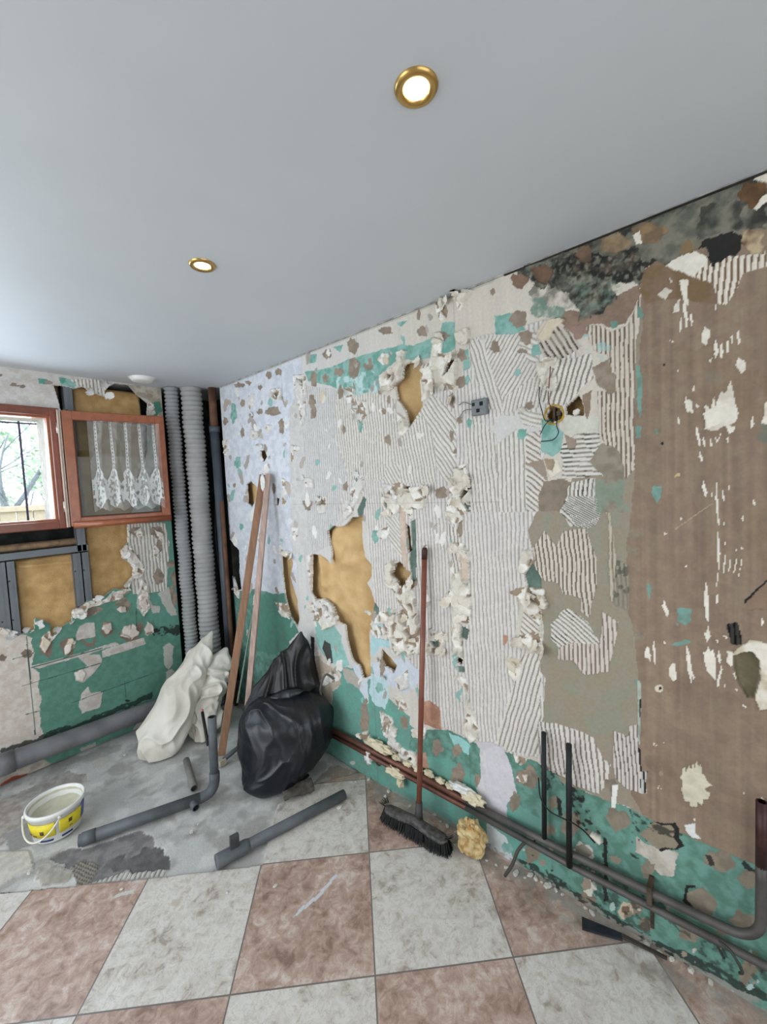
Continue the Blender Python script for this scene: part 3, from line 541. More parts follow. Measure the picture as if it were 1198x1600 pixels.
# openings
OPEN = [('L', '360,520 430,488 470,540 482,780 395,915 370,800 320,730 308,650 350,600'), ('K', '262,578 290,570 306,610 290,642 268,630'), ('K', '176,790 205,768 242,800 248,860 215,928 183,900'),
        ('K', '75,1130 135,1200 135,1330 148,1440 120,1450 85,1330 72,1200'), ('G', '355,555 375,575 405,550 410,600 400,660 430,770 442,860 432,900 395,840 370,740 360,650'),
        ('G', '575,450 600,425 650,430 690,385 715,385 735,370 735,480 750,570 782,610 780,660 760,690 792,770 780,860 770,930 775,1130 740,1140 720,1080 690,1050 660,950 655,890 625,880 600,800 560,765 520,770 495,730 500,560 540,560 590,600 590,540'),
        ('J', '293,465 322,490 332,640 316,660 303,600'), ('J', '230,730 260,708 322,780 312,820 270,882 240,820 213,780'), ('J', '148,1255 200,1310 236,1360 222,1402 170,1370 138,1310'), ('J', '620,1298 652,1320 642,1362 612,1340'),
        ('A', '730,940 790,890 820,868 840,900 848,990 738,990'), ('L', '635,505 660,480 690,480 650,560 615,590'), ('J', '262,280 300,240 328,238 285,300'), ('J', '655,270 690,235 700,250 670,310 645,310'), ('K', '358,865 385,880 380,920 362,915')]
for k_, p_ in OPEN: w.opening(z(k_, p_), warp=.006)
w.opening(el('A', 665, 988, 50, 46), warp=0)
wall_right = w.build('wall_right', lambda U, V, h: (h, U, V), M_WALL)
me = wall_right.data
tag(wall_right, kind='structure')

# ---- left wall (plane y = 0, u = -x so that u grows to the right in the photo)
us = np.concatenate([[-3.3], np.arange(-3.2, -1.32, .05), np.arange(-1.32, -.285, .0036), [-.285]])
def t_left(px, py): q = at(px, py, 1, 0); return float(-q[0]), float(q[2])
l = Surf(us, vs, t_left, CW)
U, V = l.U, l.V
LG = (94, 138, 122)
l.flat(z('P', '-60,560 270,560 270,640 -60,640'), (204, 200, 196), (190, 184, 178), warp=.01)
l.flat(z('P', '-60,900 270,800 330,1020 330,1130 200,1170 60,1260 -60,1290'), (86, 128, 112), LG, warp=.004)
l.flat(z('P', '225,810 270,800 290,960 270,1000 200,940'), (96, 142, 128), warp=.02)
l.flat(z('N', '-300,160 0,160 60,150 110,210 200,220 240,240 262,330 250,470 308,500 300,600 322,720 310,850 337,990 337,1060 0,1220 -300,1300'), (206, 198, 190), (192, 180, 170), warp=.008)
l.rib(z('Q', '600,800 772,800 792,890 782,1110 690,1132 620,1132 598,1000'), 0, gap=(156, 150, 142), rgb=(202, 198, 190), pitch=.02, ht=.003)
l.rib(z('V', '650,255 1010,262 985,420 850,370 720,312'), 3, gap=(160, 152, 142), pitch=.018, ht=.003)
l.flat(z('V', '550,235 650,250 722,312 690,348 570,312'), CGL, (92, 150, 134), warp=.008)
l.flat(z('V', '350,250 415,250 500,280 490,300 360,300'), (92, 152, 136), warp=.008); l.flat(z('V', '420,262 500,280 495,302 430,300'), CB, warp=.006)
for a in (('V', 130, 305, 28, 18), ('V', 215, 322, 30, 16), ('V', 172, 318, 20, 8), ('V', 5, 215, 16, 12)): l.flat(el(*a), (132, 118, 106), warp=.006)
l.flat(z('Q', '600,152 770,160 772,300 690,302 700,232 640,200'), (190, 182, 168), (160, 150, 136), warp=.01); l.flat(el('Q', 735, 265, 22, 34), (80, 132, 116), warp=.01); l.flat(el('Q', 700, 205, 16, 12), CB, warp=.01)
for a in (('Q', 745, 905, 12, 30), ('Q', 640, 840, 30, 26), ('Q', 735, 840, 32, 26), ('Q', 745, 1050, 26, 34), ('Q', 635, 965, 18, 16), ('Q', 775, 1140, 24, 26), ('Q', 800, 990, 20, 20), ('Q', 820, 1060, 20, 40), ('T', 575, 285, 34, 34), ('T', 435, 308, 40, 26), ('T', 800, 260, 26, 60), ('T', 720, 300, 16, 20)):
    l.flat(el(*a), CB, (120, 112, 100), warp=.012)
for p_ in ('0,0',):
    pass
for a in (('N', 835, 165, 50, 62), ('N', 1010, 205, 72, 60), ('N', 1090, 150, 30, 40), ('N', 530, 300, 56, 72), ('N', 695, 262, 56, 42), ('N', 360, 300, 50, 80), ('N', 15, 390, 30, 28), ('N', 205, 355, 40, 38), ('N', 690, 20, 50, 60)):
    l.flat(el(*a), (128, 108, 98), (116, 104, 92), warp=.008)
l.flat(el('N', 695, 250, 34, 26), LG, warp=.006)
for p_ in ('590,220 622,140 690,115 742,110 742,222 600,255', '800,335 880,300 1120,230 1135,280 900,360 800,392', '600,372 660,358 780,360 800,420 730,512 650,582 592,562 578,500 680,450', '690,608 710,662 802,650 780,772 640,824 613,760 640,660',
           '240,455 600,360 900,262 935,282 600,385 300,472', '960,1020 1000,1000 1080,880 1130,880 1100,960'):
    l.flat(z('N', p_), (196, 190, 184), (180, 170, 162), warp=.005, h=.002)
for p_ in ('765,480 790,460 812,480 808,560 790,590 768,560', '775,600 800,585 825,600 810,660 778,670', '740,230 790,200 800,250 830,330 800,340 760,280', '640,250 700,235 710,290 670,330 640,300', '700,285 750,290 745,320 715,325'):
    l.flat(z('T', p_), (180, 178, 170), warp=.008, h=.002)
# pencil-thin set-out lines
def line(s, k, p, wpx, rgb):
    (x1, y1), (x2, y2) = z(k, p); n = math.hypot(x2-x1, y2-y1); a, b = -(y2-y1)/n*wpx, (x2-x1)/n*wpx
    s.flat([(x1+a, y1+b), (x2+a, y2+b), (x2-a, y2-b), (x1-a, y1-b)], rgb, warp=.001, rel=True)
for p_, wd in (('205,220 275,990', .9), ('170,610 780,430', .6), ('560,740 1190,510', .5), ('1060,0 1065,140', .6), ('970,570 980,700', .5), ('100,400 260,350', .5), ('200,830 310,800', .5), ('240,465 800,310', .8)):
    line(l, 'N', p_, wd, (60, 88, 80))
l.stain(z('T', '700,400 850,370 850,420 720,430'), CK, .5, 50, alpha=.9); l.flat(el('N', 995, 722, 20, 10), CK, warp=.003)
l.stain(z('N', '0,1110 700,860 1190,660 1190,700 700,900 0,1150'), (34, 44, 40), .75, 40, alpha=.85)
l.flat(z('N', '-200,1290 0,1200 340,1180 400,1210 380,1240 0,1400 -200,1500'), (188, 178, 166), (160, 150, 140), warp=.006); l.flat(z('N', '620,1100 750,1045 750,1080 640,1125'), (160, 158, 150), warp=.008)
l.flat(z('N', '0,1370 100,1310 215,1290 210,1310 110,1340 0,1400'), (128, 62, 44), warp=.004, h=.004)
CRL = [('T', '380,290 400,270 480,262 530,225 600,200 615,215 560,260 480,280 410,300 405,340 345,345 335,305'), ('Q', '562,930 590,900 620,920 640,960 680,1010 660,1050 690,1100 690,1170 640,1150 660,1060 620,1060 600,1110 590,1080 625,1035 600,970 575,970'),
       ('N', '145,50 260,50 275,100 240,130 265,180 140,215 240,190 235,120 200,110 190,80 145,75'), ('N', '565,0 640,0 685,50 640,85 580,70'), ('N', '-60,165 60,150 112,210 60,205 -60,200'), ('V', '800,330 860,370 980,420 985,345 1080,290 1130,290 1040,345 1000,350 990,425 840,385'),
       ('Q', '625,840 660,820 670,860 640,870'), ('Q', '720,830 760,850 765,880 735,860'), ('Q', '725,900 745,925 735,965 715,940'), ('Q', '650,1150 690,1130 700,1200 670,1240'), ('N', '540,120 590,90 560,130'), ('Q', '690,240 700,300 730,290 715,230')]
for i, (k_, p_) in enumerate(CRL): l.crumple(z(k_, p_), ht=.012, cell=.03, warp=.006, rgb=(226, 220, 212), rgb2=(206, 198, 188), seed=90+i, amount=.85)
for i, a in enumerate((('N', 835, 150, 40, 42), ('N', 1012, 185, 66, 56), ('N', 1160, 165, 34, 48), ('N', 630, 520, 40, 44), ('T', 672, 270, 22, 30), ('T', 570, 305, 20, 14))):
    l.crumple(el(*a), ht=.01, cell=.06, warp=.006, amount=1, rgb=(214, 206, 198), rgb2=(200, 188, 178), seed=120+i)
l.crumple(z('N', '535,240 560,232 588,262 585,310 510,368 498,310'), ht=.012, cell=.05, warp=.004, amount=1, rgb=(218, 210, 204)); l.crumple(z('N', '390,170 405,222 465,190 400,262 350,352 310,300 330,225'), ht=.012, cell=.05, warp=.004, amount=1, rgb=(218, 208, 200))
LOPEN = 'P'
l.opening(z('P', '-700,780 0,830 105,812 96,642 84,601 93.5,601.8 115,607.6 130,604 142,612.6 163.6,620 164.4,606.8 180,598.4 200,600.8 213.7,616.8 230.4,630 232,700 215,780 200,817 200,847 188.6,860.5 192,872 208.7,884 207,899 197.7,910.6 202,920.6 177,920.6 160,934 137,937 130,945 113.5,953.5 113.5,970 97,978.5 92,987.6 80,993.6 79.5,975 63.4,968.5 55,965 53.4,983.6 28.4,993.6 16.7,983.6 0,980 -700,950'), warp=.003)
sl = (U < -.872) & (V > 1.36) & (V < 2.022); l.hole |= sl & (U > -1.98)
l.hole &= ~((U < -2.02))
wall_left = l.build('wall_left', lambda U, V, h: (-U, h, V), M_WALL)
wall_left.data.flip_normals()
tag(wall_left, kind='structure')

# ---- floor
us = np.concatenate([[-.3], np.arange(0, 2.1, .005), np.arange(2.1, 3.3, .05)]); vs2 = np.concatenate([[-.3], np.arange(0, 2.9, .005), np.arange(2.9, 4.7, .05)])
def t_floor(px, py): q = at(px, py, 2, 0); return float(q[0]), float(q[1])
f = Surf(us, vs2, t_floor, (184, 184, 182))
U, V = f.U, f.V
f.col *= (.86+.28*fbm(U*9, V*9, 3, 5))[..., None]; f.h += .003*fbm(U*14, V*14, 8, 4)
TC = (206, 206, 206)
f.stain(z('P', '-200,1100 600,1000 600,1400 -200,1500'), (206, 206, 202), .40, 12, alpha=.8, seed=3)
f.stain(z('P', '-200,1100 600,1000 600,1400 -200,1500'), (150, 148, 144), .36, 9, alpha=.7, seed=13)
f.flat(z('O', '0,270 250,170 420,90 540,110 560,160 300,200 120,290 0,380'), (146, 142, 138), (168, 164, 158), warp=.02)
f.flat(z('O', '-300,330 100,250 180,400 0,560 -300,600'), (154, 144, 136), (178, 172, 164), warp=.02)
f.flat(z('O', '-400,590 190,590 215,690 0,800 -400,900'), (198, 194, 186), (182, 178, 170), warp=.01, h=.006)
f.flat(z('O', '215,700 300,650 460,720 400,790 250,810'), (176, 170, 162), (150, 146, 138), warp=.02, h=.004)
f.flat(z('O', '30,480 170,410 200,560 60,590'), (150, 148, 146), warp=.02)
f.flat(z('O', '320,620 450,560 510,575 880,450 950,500 960,550 1030,600 1020,665 900,710 820,690 700,750 500,795 440,700 330,640'), (112, 110, 110), (134, 130, 128), warp=.012, h=-.002)
f.rib(z('O', '440,680 520,640 620,680 560,790 480,800'), 20, gap=(84, 80, 76), rgb=(140, 134, 124), pitch=.014, ht=.002)
f.rib(z('O', '540,790 700,740 880,700 1030,670 1030,740 700,770'), -40, gap=(140, 136, 130), rgb=(196, 192, 188), pitch=.018, ht=.003)
f.flat(z('O', '560,50 620,5 680,0 680,30 620,70 575,70'), (182, 180, 172), warp=.01, h=.002); f.flat(z('O', '640,690 770,600 800,650 900,560 1030,560 1050,690 840,720'), (104, 102, 102), (88, 86, 86), warp=.02, h=-.002)
f.stain(z('P', '520,1190 600,1215 560,1240 520,1250 470,1240'), (150, 134, 118), .5, 20, alpha=.8)
# tiled part: a raised bed of tiles with a broken edge
TPOLY = '-200,1418 0,1395 233,1371.5 411,1350.5 421,1300 434,1256 470,1232 520,1216 575,1203 640,1238 720,1290 860,1372 1000,1462 1198,1580 2200,2300 -1500,2600'
sl, m = f.mask(z('P', '-200,1418 0,1395 233,1371.5 411,1350.5 421,1300 434,1256 470,1232 520,1216 575,1203 640,1230 900,1385'), .005)
Q_ = [at(*p, 2, 0) for p in z('P', '-200,1418 0,1395 233,1371.5 411,1350.5 421,1300 434,1256 470,1232 520,1216 575,1203')]
TIL = np.zeros(U.shape, bool)
pl = [(q[0], q[1]) for q in Q_]+[(-.4, 1.35), (-.4, 4.8), (3.5, 4.8), (3.5, pl0 if False else Q_[0][1]+.0)]
x = U+f.wu*.004; y = V+f.wv*.004
for k in range(len(pl)):
    x1, y1 = pl[k]; x2, y2 = pl[(k+1) % len(pl)]
    if y1 == y2: continue
    c = (y1 > y) != (y2 > y); TIL ^= c & (x < (x2-x1)*(y-y1)/(y2-y1)+x1)
f.h = np.where(TIL, .009, f.h-.001)
f.col[TIL] = (1, 1, 1)
# dust and rubble drift along the wall foot over the tiles
d = (U < .05+.09*fbm(V*5, U*5, 15, 3)) & TIL & (V < 2.9); dust = np.clip((.16-U)/.12, 0, 1)*np.clip((fbm(U*30, V*30, 19, 4)-.38)/.2, 0, 1)*TIL*(V < 3.2)
TA = np.where(TIL, 1-dust*.85, 0.)
f.col = np.where(TIL[..., None], np.array(lin((150, 144, 136)))*(.8+.4*f.f1[..., None]), f.col)
sl, m = f.mask(z('P', '455,1436 470,1418 492,1400 525,1365 529,1368 497,1404 478,1420'), .003)
if m is not None: TA[sl] = np.where(m, .1, TA[sl]); f.col[sl] = np.where(m[..., None], lin((205, 208, 212)), f.col[sl])
for p_ in ('180,1398 210,1388 208,1396 176,1404', '205,1374 222,1376 214,1380'):
    sl, m = f.mask(z('P', p_), .004); TA[sl] = np.where(m, .15, TA[sl]); f.col[sl] = np.where(m[..., None], lin((205, 200, 196)), f.col[sl])
TH = 2.3722032; TS = .4368484; TOX, TOY = 0.9403291, 1.8400227
def floor_mat():
    m = painted('floor_tiles_and_screed', rough=.6, bump=.4, bscale=160); nt = m.node_tree; N = nt.nodes; L = nt.links; p = N['Principled BSDF']
    src = p.inputs['Base Color'].links[0].from_socket
    geo = N.new('ShaderNodeTexCoord')
    mp = N.new('ShaderNodeVectorMath'); mp.operation = 'SUBTRACT'; mp.inputs[1].default_value = (TOX, TOY, 0); L.new(geo.outputs['Object'], mp.inputs[0])
    def dot(v):
        d = N.new('ShaderNodeVectorMath'); d.operation = 'DOT_PRODUCT'; d.inputs[1].default_value = v; L.new(mp.outputs[0], d.inputs[0]); return d.outputs['Value']
    def mth(op, a, b=None, cl=False):
        n = N.new('ShaderNodeMath'); n.operation = op; n.use_clamp = cl
        for i, x in enumerate((a, b)):
            if x is None: continue
            if isinstance(x, (int, float)): n.inputs[i].default_value = x
            else: L.new(x, n.inputs[i])
        return n.outputs[0]
    u = dot((math.cos(TH)/TS, math.sin(TH)/TS, 0)); v = dot((-math.sin(TH)/TS, math.cos(TH)/TS, 0))
    fu, fv = mth('FLOOR', u), mth('FLOOR', v)
    par = mth('MODULO', mth('ADD', mth('ADD', fu, fv), 100.), 2.)
    du = mth('ABSOLUTE', mth('SUBTRACT', mth('FRACT', u), .5)); dv = mth('ABSOLUTE', mth('SUBTRACT', mth('FRACT', v), .5))
    joint = mth('GREATER_THAN', mth('MAXIMUM', du, dv), .4945)
    off = N.new('ShaderNodeCombineXYZ'); L.new(mth('MULTIPLY', fu, 3.7), off.inputs[0]); L.new(mth('MULTIPLY', fv, 5.3), off.inputs[1])
    vv = N.new('ShaderNodeVectorMath'); vv.operation = 'ADD'; L.new(geo.outputs['Object'], vv.inputs[0]); L.new(off.outputs[0], vv.inputs[1])
    n1 = N.new('ShaderNodeTexNoise'); n1.inputs['Scale'].default_value = 26; n1.inputs['Detail'].default_value = 9; n1.inputs['Roughness'].default_value = .68; n1.inputs['Distortion'].default_value = .7; L.new(vv.outputs[0], n1.inputs['Vector'])
    n2 = N.new('ShaderNodeTexNoise'); n2.inputs['Scale'].default_value = 7; n2.inputs['Detail'].default_value = 6; n2.inputs['Distortion'].default_value = .5; L.new(vv.outputs[0], n2.inputs['Vector'])
    k = mth('ADD', mth('MULTIPLY', n1.outputs[0], .62), mth('MULTIPLY', n2.outputs[0], .38))
    def ramp(cs):
        r = N.new('ShaderNodeValToRGB'); e = r.color_ramp.elements; e[0].position, e[0].color = cs[0][0], (*lin(cs[0][1]), 1); e[1].position, e[1].color = cs[-1][0], (*lin(cs[-1][1]), 1)
        for q, c in cs[1:-1]: x = e.new(q); x.color = (*lin(c), 1)
        L.new(k, r.inputs[0]); return r.outputs[0]
    pink = ramp([(.38, (134, 110, 98)), (.46, (166, 140, 126)), (.54, (186, 162, 150)), (.62, (206, 194, 184))])
    pale = ramp([(.38, (160, 150, 140)), (.45, (196, 190, 182)), (.56, (214, 211, 206)), (.64, (192, 182, 170))])
    def mix(fac, a, b):
        x = N.new('ShaderNodeMix'); x.data_type = 'RGBA'
        if isinstance(fac, (int, float)): x.inputs[0].default_value = fac
        else: L.new(fac, x.inputs[0])
        for i, c in ((6, a), (7, b)):
            if isinstance(c, tuple): x.inputs[i].default_value = (*lin(c), 1)
            else: L.new(c, x.inputs[i])
        return x.outputs[2]
    t = mix(par, pink, pale); t = mix(joint, t, (112, 106, 102))
    # thin dark veins
    vo = N.new('ShaderNodeTexNoise'); vo.inputs['Scale'].default_value = 34; vo.inputs['Detail'].default_value = 5; vo.inputs['Distortion'].default_value = 1.3; L.new(vv.outputs[0], vo.inputs['Vector'])
    vein = mth('SUBTRACT', 1., mth('MULTIPLY', mth('ABSOLUTE', mth('SUBTRACT', vo.outputs[0], .5)), 42.), True)
    t = mix(mth('MULTIPLY', vein, .28), t, (120, 92, 80))
    at_ = N.new('ShaderNodeAttribute'); at_.attribute_name = 'tile'
    L.new(mix(at_.outputs['Fac'], src, t), p.inputs['Base Color'])
    p.inputs['Specular IOR Level'].default_value = .5; ro = mth('SUBTRACT', .86, mth('MULTIPLY', at_.outputs['Fac'], .56)); ro = mth('ADD', ro, mth('MULTIPLY', n2.outputs[0], .12)); L.new(ro, p.inputs['Roughness'])
    b = [n for n in N if n.type == 'BUMP'][0]; L.new(mth('ADD', mth('MULTIPLY', mth('SUBTRACT', 1., at_.outputs['Fac']), .45), .06), b.inputs['Strength'])
    return m
f.ta = TA
floor = f.build('floor', lambda U, V, h: (U, V, h-.009), floor_mat())
ta = floor.data.attributes.new('tile', 'FLOAT', 'POINT'); ta.data.foreach_set('value', TA.reshape(-1).astype(np.float32))
tag(floor, kind='structure')

# ---- ceiling, far walls with openings, corner shaft
M_CEIL = mat('ceiling_paint', (196, 200, 204), .55, var=.02, scale=3, bump=.05, bscale=90, spec=.3)
M_PLAIN = mat('plain_wall', (190, 186, 178), .9, var=.06, scale=5)
M_DARK = mat('dark_masonry', (52, 54, 52), .95, var=.3, scale=14, bump=.5, bscale=40)  # dark mottled tone for the shaft and outer walls
M_DGREEN = mat('dark_green_board', (44, 78, 66), .9, var=.2, scale=12)
tag(boxo('ceiling', (-.35, -.35, H), (3.3, 4.7, H+.08), M_CEIL, bevel=0), kind='structure')
def walled(name, boxes, m):
    b = BM()
    for lo, hi in boxes: box(b, lo, hi)
    return tag(obj(name, b, m, smooth=False), kind='structure')
walled('wall_front', [((3.2, -.1, -.05), (3.3, .4, H)), ((3.2, 2.3, -.05), (3.3, 4.7, H)), ((3.2, .4, 2.1), (3.3, 2.3, H)), ((3.2, .4, -.05), (3.3, 2.3, .2))], M_PLAIN)
walled('wall_back', [((-.05, 4.6, -.05), (.35, 4.7, H)), ((2.75, 4.6, -.05), (3.2, 4.7, H)), ((.35, 4.6, 2.15), (2.75, 4.7, H)), ((.35, 4.6, -.05), (2.75, 4.7, .25))], M_PLAIN)
walled('wall_corner_shaft', [((-.22, -.24, -.05), (-.18, .255, H)), ((-.22, -.24, -.05), (.285, -.20, H)), ((.285, -.24, -.05), (.30, -.012, H)), ((-.22, .2565, -.05), (-.002, .2615, H))], M_DARK)
walled('wall_outer_right', [((-.22, .27, -.05), (-.18, 4.7, H))], M_DARK)
walled('wall_outer_left', [((.28, -.24, -.05), (3.3, -.20, 1.39)), ((.28, -.24, 2.1), (3.3, -.20, H)), ((.28, -.24, 1.39), (.86, -.2, 2.1)), ((1.98, -.24, 1.39), (3.3, -.2, 2.1))], M_DARK)
# dark joint between wall and ceiling
M_CAULK = mat('ceiling_joint', (176, 174, 168), .8, var=.25, scale=24)
tag(boxo('trim_1', (0, .26, H-.006), (.006, 4.6, H), M_CAULK, bevel=0), kind='structure')
boxc = mat('black_joint', (60, 54, 48), .9, var=.3, scale=20)
tag(boxo('trim_2', (-.001, 2.34, H-.0085), (.009, 4.6, H-.0055), boxc, bevel=0), kind='structure')

# ---- window in the left wall
M_WOOD = mat('varnished_red_wood', (156, 88, 54), .35, var=.14, scale=22, bump=.08, bscale=80, spec=.5, stretch=(1, 8, 1), coat=.2)
M_WOODD = mat('darker_frame_wood', (124, 66, 48), .38, var=.14, scale=22, spec=.5, coat=.2)
M_SEAL = mat('pale_window_seal', (206, 186, 170), .5)
M_HINGE = mat('brass_hinge', (190, 180, 170), .35, metal=.8)
win = empty('window_1', (1.42, 0, 1.69)); tag(win, kind='structure')
def frame(name, x0, x1, z0, z1, wd, y0, y1, m, parent, bevel=.005, yoff=0):
    b = BM()
    box(b, (x0, y0, z0), (x0+wd, y1, z1), bevel); box(b, (x1-wd, y0, z0), (x1, y1, z1), bevel)
    box(b, (x0+wd-.004, y0+.001, z1-wd), (x1-wd+.004, y1-.001, z1), bevel); box(b, (x0+wd-.004, y0+.001, z0), (x1-wd+.004, y1-.001, z0+wd), bevel)
    return obj(name, b, m, parent, smooth=False)
frame('window_frame', .862, 1.99, 1.345, 2.035, .045, -.06, .022, M_WOODD, win)
frame('frame_rebate', .903, 1.95, 1.385, 1.995, .018, -.045, .006, M_WOOD, win, .003)
frame('window_seal', .898, 1.955, 1.380, 2.0, .006, .004, .010, M_SEAL, win, .001)
M_REV = mat('white_reveal', (210, 208, 204), .8)
b = BM(); box(b, (.875, -.30, 1.35), (.915, -.05, 2.03)); box(b, (1.94, -.30, 1.35), (1.98, -.05, 2.03)); box(b, (.875, -.30, 1.995), (1.98, -.05, 2.03)); box(b, (.875, -.36, 1.35), (1.98, -.05, 1.392))
obj('window_reveal', b, M_REV, win, smooth=False)
for zz in (1.47, 1.92): tubeo('window_hinge', [(.878, .032, zz-.03), (.878, .032, zz+.03)], .006, M_HINGE, win, n=12)
# open casement: hinge at x .86, far edge near the ducts, parallel-ish to the wall
HA = Vector((.858, .040, 0)); HB = Vector((.335, .125, 0)); dx = (HB-HA); WS = dx.length; ang = math.atan2(dx.y, dx.x)
cas = empty('open_casement', (HA.x, HA.y, 1.36), ang)
MT = Matrix.Translation((HA.x, HA.y, 1.352)) @ Matrix.Rotation(ang, 4, 'Z')
def local(bm): bmesh.ops.transform(bm, matrix=MT, verts=bm.verts[:]); return bm
HS = .668
tag(cas, 'reddish brown wooden window casement swung open against the wall with glass pane', 'window casement')
b = BM(); wd = .052
box(b, (0, -.022, 0), (wd, .022, HS), .005); box(b, (WS-wd, -.022, 0), (WS, .022, HS), .005); box(b, (wd-.003, -.021, HS-wd), (WS-wd+.003, .021, HS), .005); box(b, (wd-.003, -.021, 0), (WS-wd+.003, .021, wd), .005)
cfr = obj('casement_frame', local(b), M_WOOD, cas, smooth=False)
b = BM(); box(b, (wd-.001, -.012, wd-.001), (wd+.006, -.004, HS-wd)); box(b, (WS-wd-.006, -.012, wd), (WS-wd+.001, -.004, HS-wd)); box(b, (wd, -.012, HS-wd-.006), (WS-wd, -.004, HS-wd+.001)); box(b, (wd, -.012, wd-.001), (WS-wd, -.004, wd+.006))
obj('glazing_bead', local(b), mat('dark_glazing_bead', (78, 48, 40), .5), cfr, smooth=False)
v, fc = tube([(.012, -.0, .005), (WS-.004, 0, .005)], .020, n=16); v = [MT @ (Vector(p)+Vector((0, -.022, .004))) for p in v]
pyd('drip_rail', v, fc, M_WOOD, cfr)
b = BM(); box(b, (-.012, -.024, 0), (-.004, .018, HS)); box(b, (-.02, -.03, 0), (-.014, .0, HS)); obj('casement_seal', local(b), M_SEAL, cfr, smooth=False)
def glass(name, rgb=(.9, .95, .93), rough=.02):
    m = bpy.data.materials.new(name); m.use_nodes = True; nt = m.node_tree; N = nt.nodes; p = N['Principled BSDF']
    tr = N.new('ShaderNodeBsdfTransparent'); tr.inputs[0].default_value = (*rgb, 1); gl = N.new('ShaderNodeBsdfGlossy'); gl.inputs['Roughness'].default_value = rough
    fr = N.new('ShaderNodeFresnel'); fr.inputs[0].default_value = 1.28; mx = N.new('ShaderNodeMixShader'); L = nt.links
    n = N.new('ShaderNodeTexNoise'); n.inputs['Scale'].default_value = 5
    ad = N.new('ShaderNodeMath'); ad.operation = 'MULTIPLY_ADD'; L.new(n.outputs[0], ad.inputs[0]); ad.inputs[1].default_value = .01; L.new(fr.outputs[0], ad.inputs[2])
    L.new(ad.outputs[0], mx.inputs[0]); L.new(tr.outputs[0], mx.inputs[1]); L.new(gl.outputs[0], mx.inputs[2]); L.new(mx.outputs[0], N['Material Output'].inputs[0]); return m
M_GL = glass('window_glass', (.80, .82, .80))
b = BM(); box(b, (wd-.002, -.003, wd-.002), (WS-wd+.002, .003, HS-wd+.002)); obj('glass_pane', local(b), M_GL, cas, smooth=False)
# lace curtain hanging on the wall side of the pane
def lace_mat():
    m = bpy.data.materials.new('white_lace'); m.use_nodes = True; nt = m.node_tree; N = nt.nodes; L = nt.links; p = N['Principled BSDF']
    p.inputs['Base Color'].default_value = (*lin((232, 234, 232)), 1); p.inputs['Roughness'].default_value = .9
    a = N.new('ShaderNodeAttribute'); a.attribute_name = 'weave'; L.new(a.outputs['Fac'], p.inputs['Alpha']); return m
nx, nz = 260, 200; C0, C1 = .115, WS-.035; zt, zb = HS-.055, .075
uu = np.linspace(0, 1, nx); kk = np.linspace(0, 1, nz); UU, KK = np.meshgrid(uu, kk, indexing='ij')
fold = np.abs(np.sin(UU*math.pi*5.0+.6*np.sin(KK*3)))
X = C0+(C1-C0)*(UU+.02*np.sin(UU*31)); Y = -.034-.022*(1-fold)+.003*np.sin(KK*9+UU*20)
scal = .05*np.abs(np.sin(UU*math.pi*5)); Zc = zt-(zt-zb)*(KK*(1-.0)*(1-scal*.9))
hem = KK > .62; band = (fold > .86)
dots = (np.sin(UU*math.pi*60)*np.sin(KK*math.pi*44) > -.1)
flow = fbm(UU*16, KK*10, 70, 3)
sh = .10*np.sin(KK*7+np.floor(UU*5)*2.1)*KK; ctr = (UU*5.0+sh) % 1-.5; wd_ = np.where(KK < .55, .16, .16+.33*np.sin(np.clip((KK-.55)/.43, 0, 1)*math.pi)**.6)
wd_ = wd_*(.72+.6*fbm(UU*12, KK*26, 71, 3)); inb = np.abs(ctr) < wd_; rim_ = inb & (np.abs(ctr) > wd_*.7)
pat = fbm(UU*46, KK*34, 72, 3); dot_ = (np.sin(KK*math.pi*46) > .1) & (np.abs(ctr) < .07)
al0 = np.where(inb, np.where(KK < .55, np.where(dot_, .12, .55), np.where(rim_, .75, np.where(pat > .5, .7, .30))), .17+.10*(pat > .55))
al = np.where(band, np.where(((KK*46) % 1 > .35) | (fold < .9), .85, .15), .16)+np.where(hem, np.where(flow > .5, .5, .1)*np.where((fold > .35), 1.0, .25), 0)
al = np.clip(al, 0.08, .95)
al = al0
pts = [MT @ Vector(p) for p in zip(X.ravel(), Y.ravel(), Zc.ravel())]
idx = np.arange(nx*nz).reshape(nx, nz); q = np.stack([idx[:-1, :-1], idx[1:, :-1], idx[1:, 1:], idx[:-1, 1:]], -1).reshape(-1, 4)
lc = pyd('lace_curtain', pts, [tuple(x) for x in q.tolist()], lace_mat()); wv = lc.data.attributes.new('weave', 'FLOAT', 'POINT'); wv.data.foreach_set('value', al.ravel().astype(np.float32))
tag(lc, 'white lace net curtain hanging behind the open casement pane', 'curtain')

# ---- outside the window
M_IRON = mat('dark_iron', (70, 66, 92), .6)
gr = empty('window_grille', (1.4, -.5, 1.4)); tag(gr, 'thin iron security bars outside the window', 'window bars')
P0 = at(33, 700, 1, -.5)
for x_ in (P0[0], P0[0]+.28, P0[0]+.56, P0[0]-.28): tubeo('upright_bar', [(x_, -.5, .9), (x_, -.5, 2.22)], .006, M_IRON, gr, n=8)
zb_ = at(30, 661, 1, -.5)[2]
for z_ in (zb_, zb_-.78): tubeo('cross_bar', [(.40, -.5, z_), (2.4, -.5, z_)], .005, M_IRON, gr, n=8)
M_FENCE = mat('cream_boards', (214, 200, 176), .85, var=.05)
fe = BM(); zt_ = at(40, 790, 1, -3.0)[2]
for i in range(46): box(fe, (-2.5+i*.14, -3.04, -.4), (-2.5+i*.14+.132, -3.0, zt_-.06), .004)
fn = empty('terrace_fence', (0, -3, -.4)); tag(fn, 'cream board fence with top rail seen through the window', 'fence')
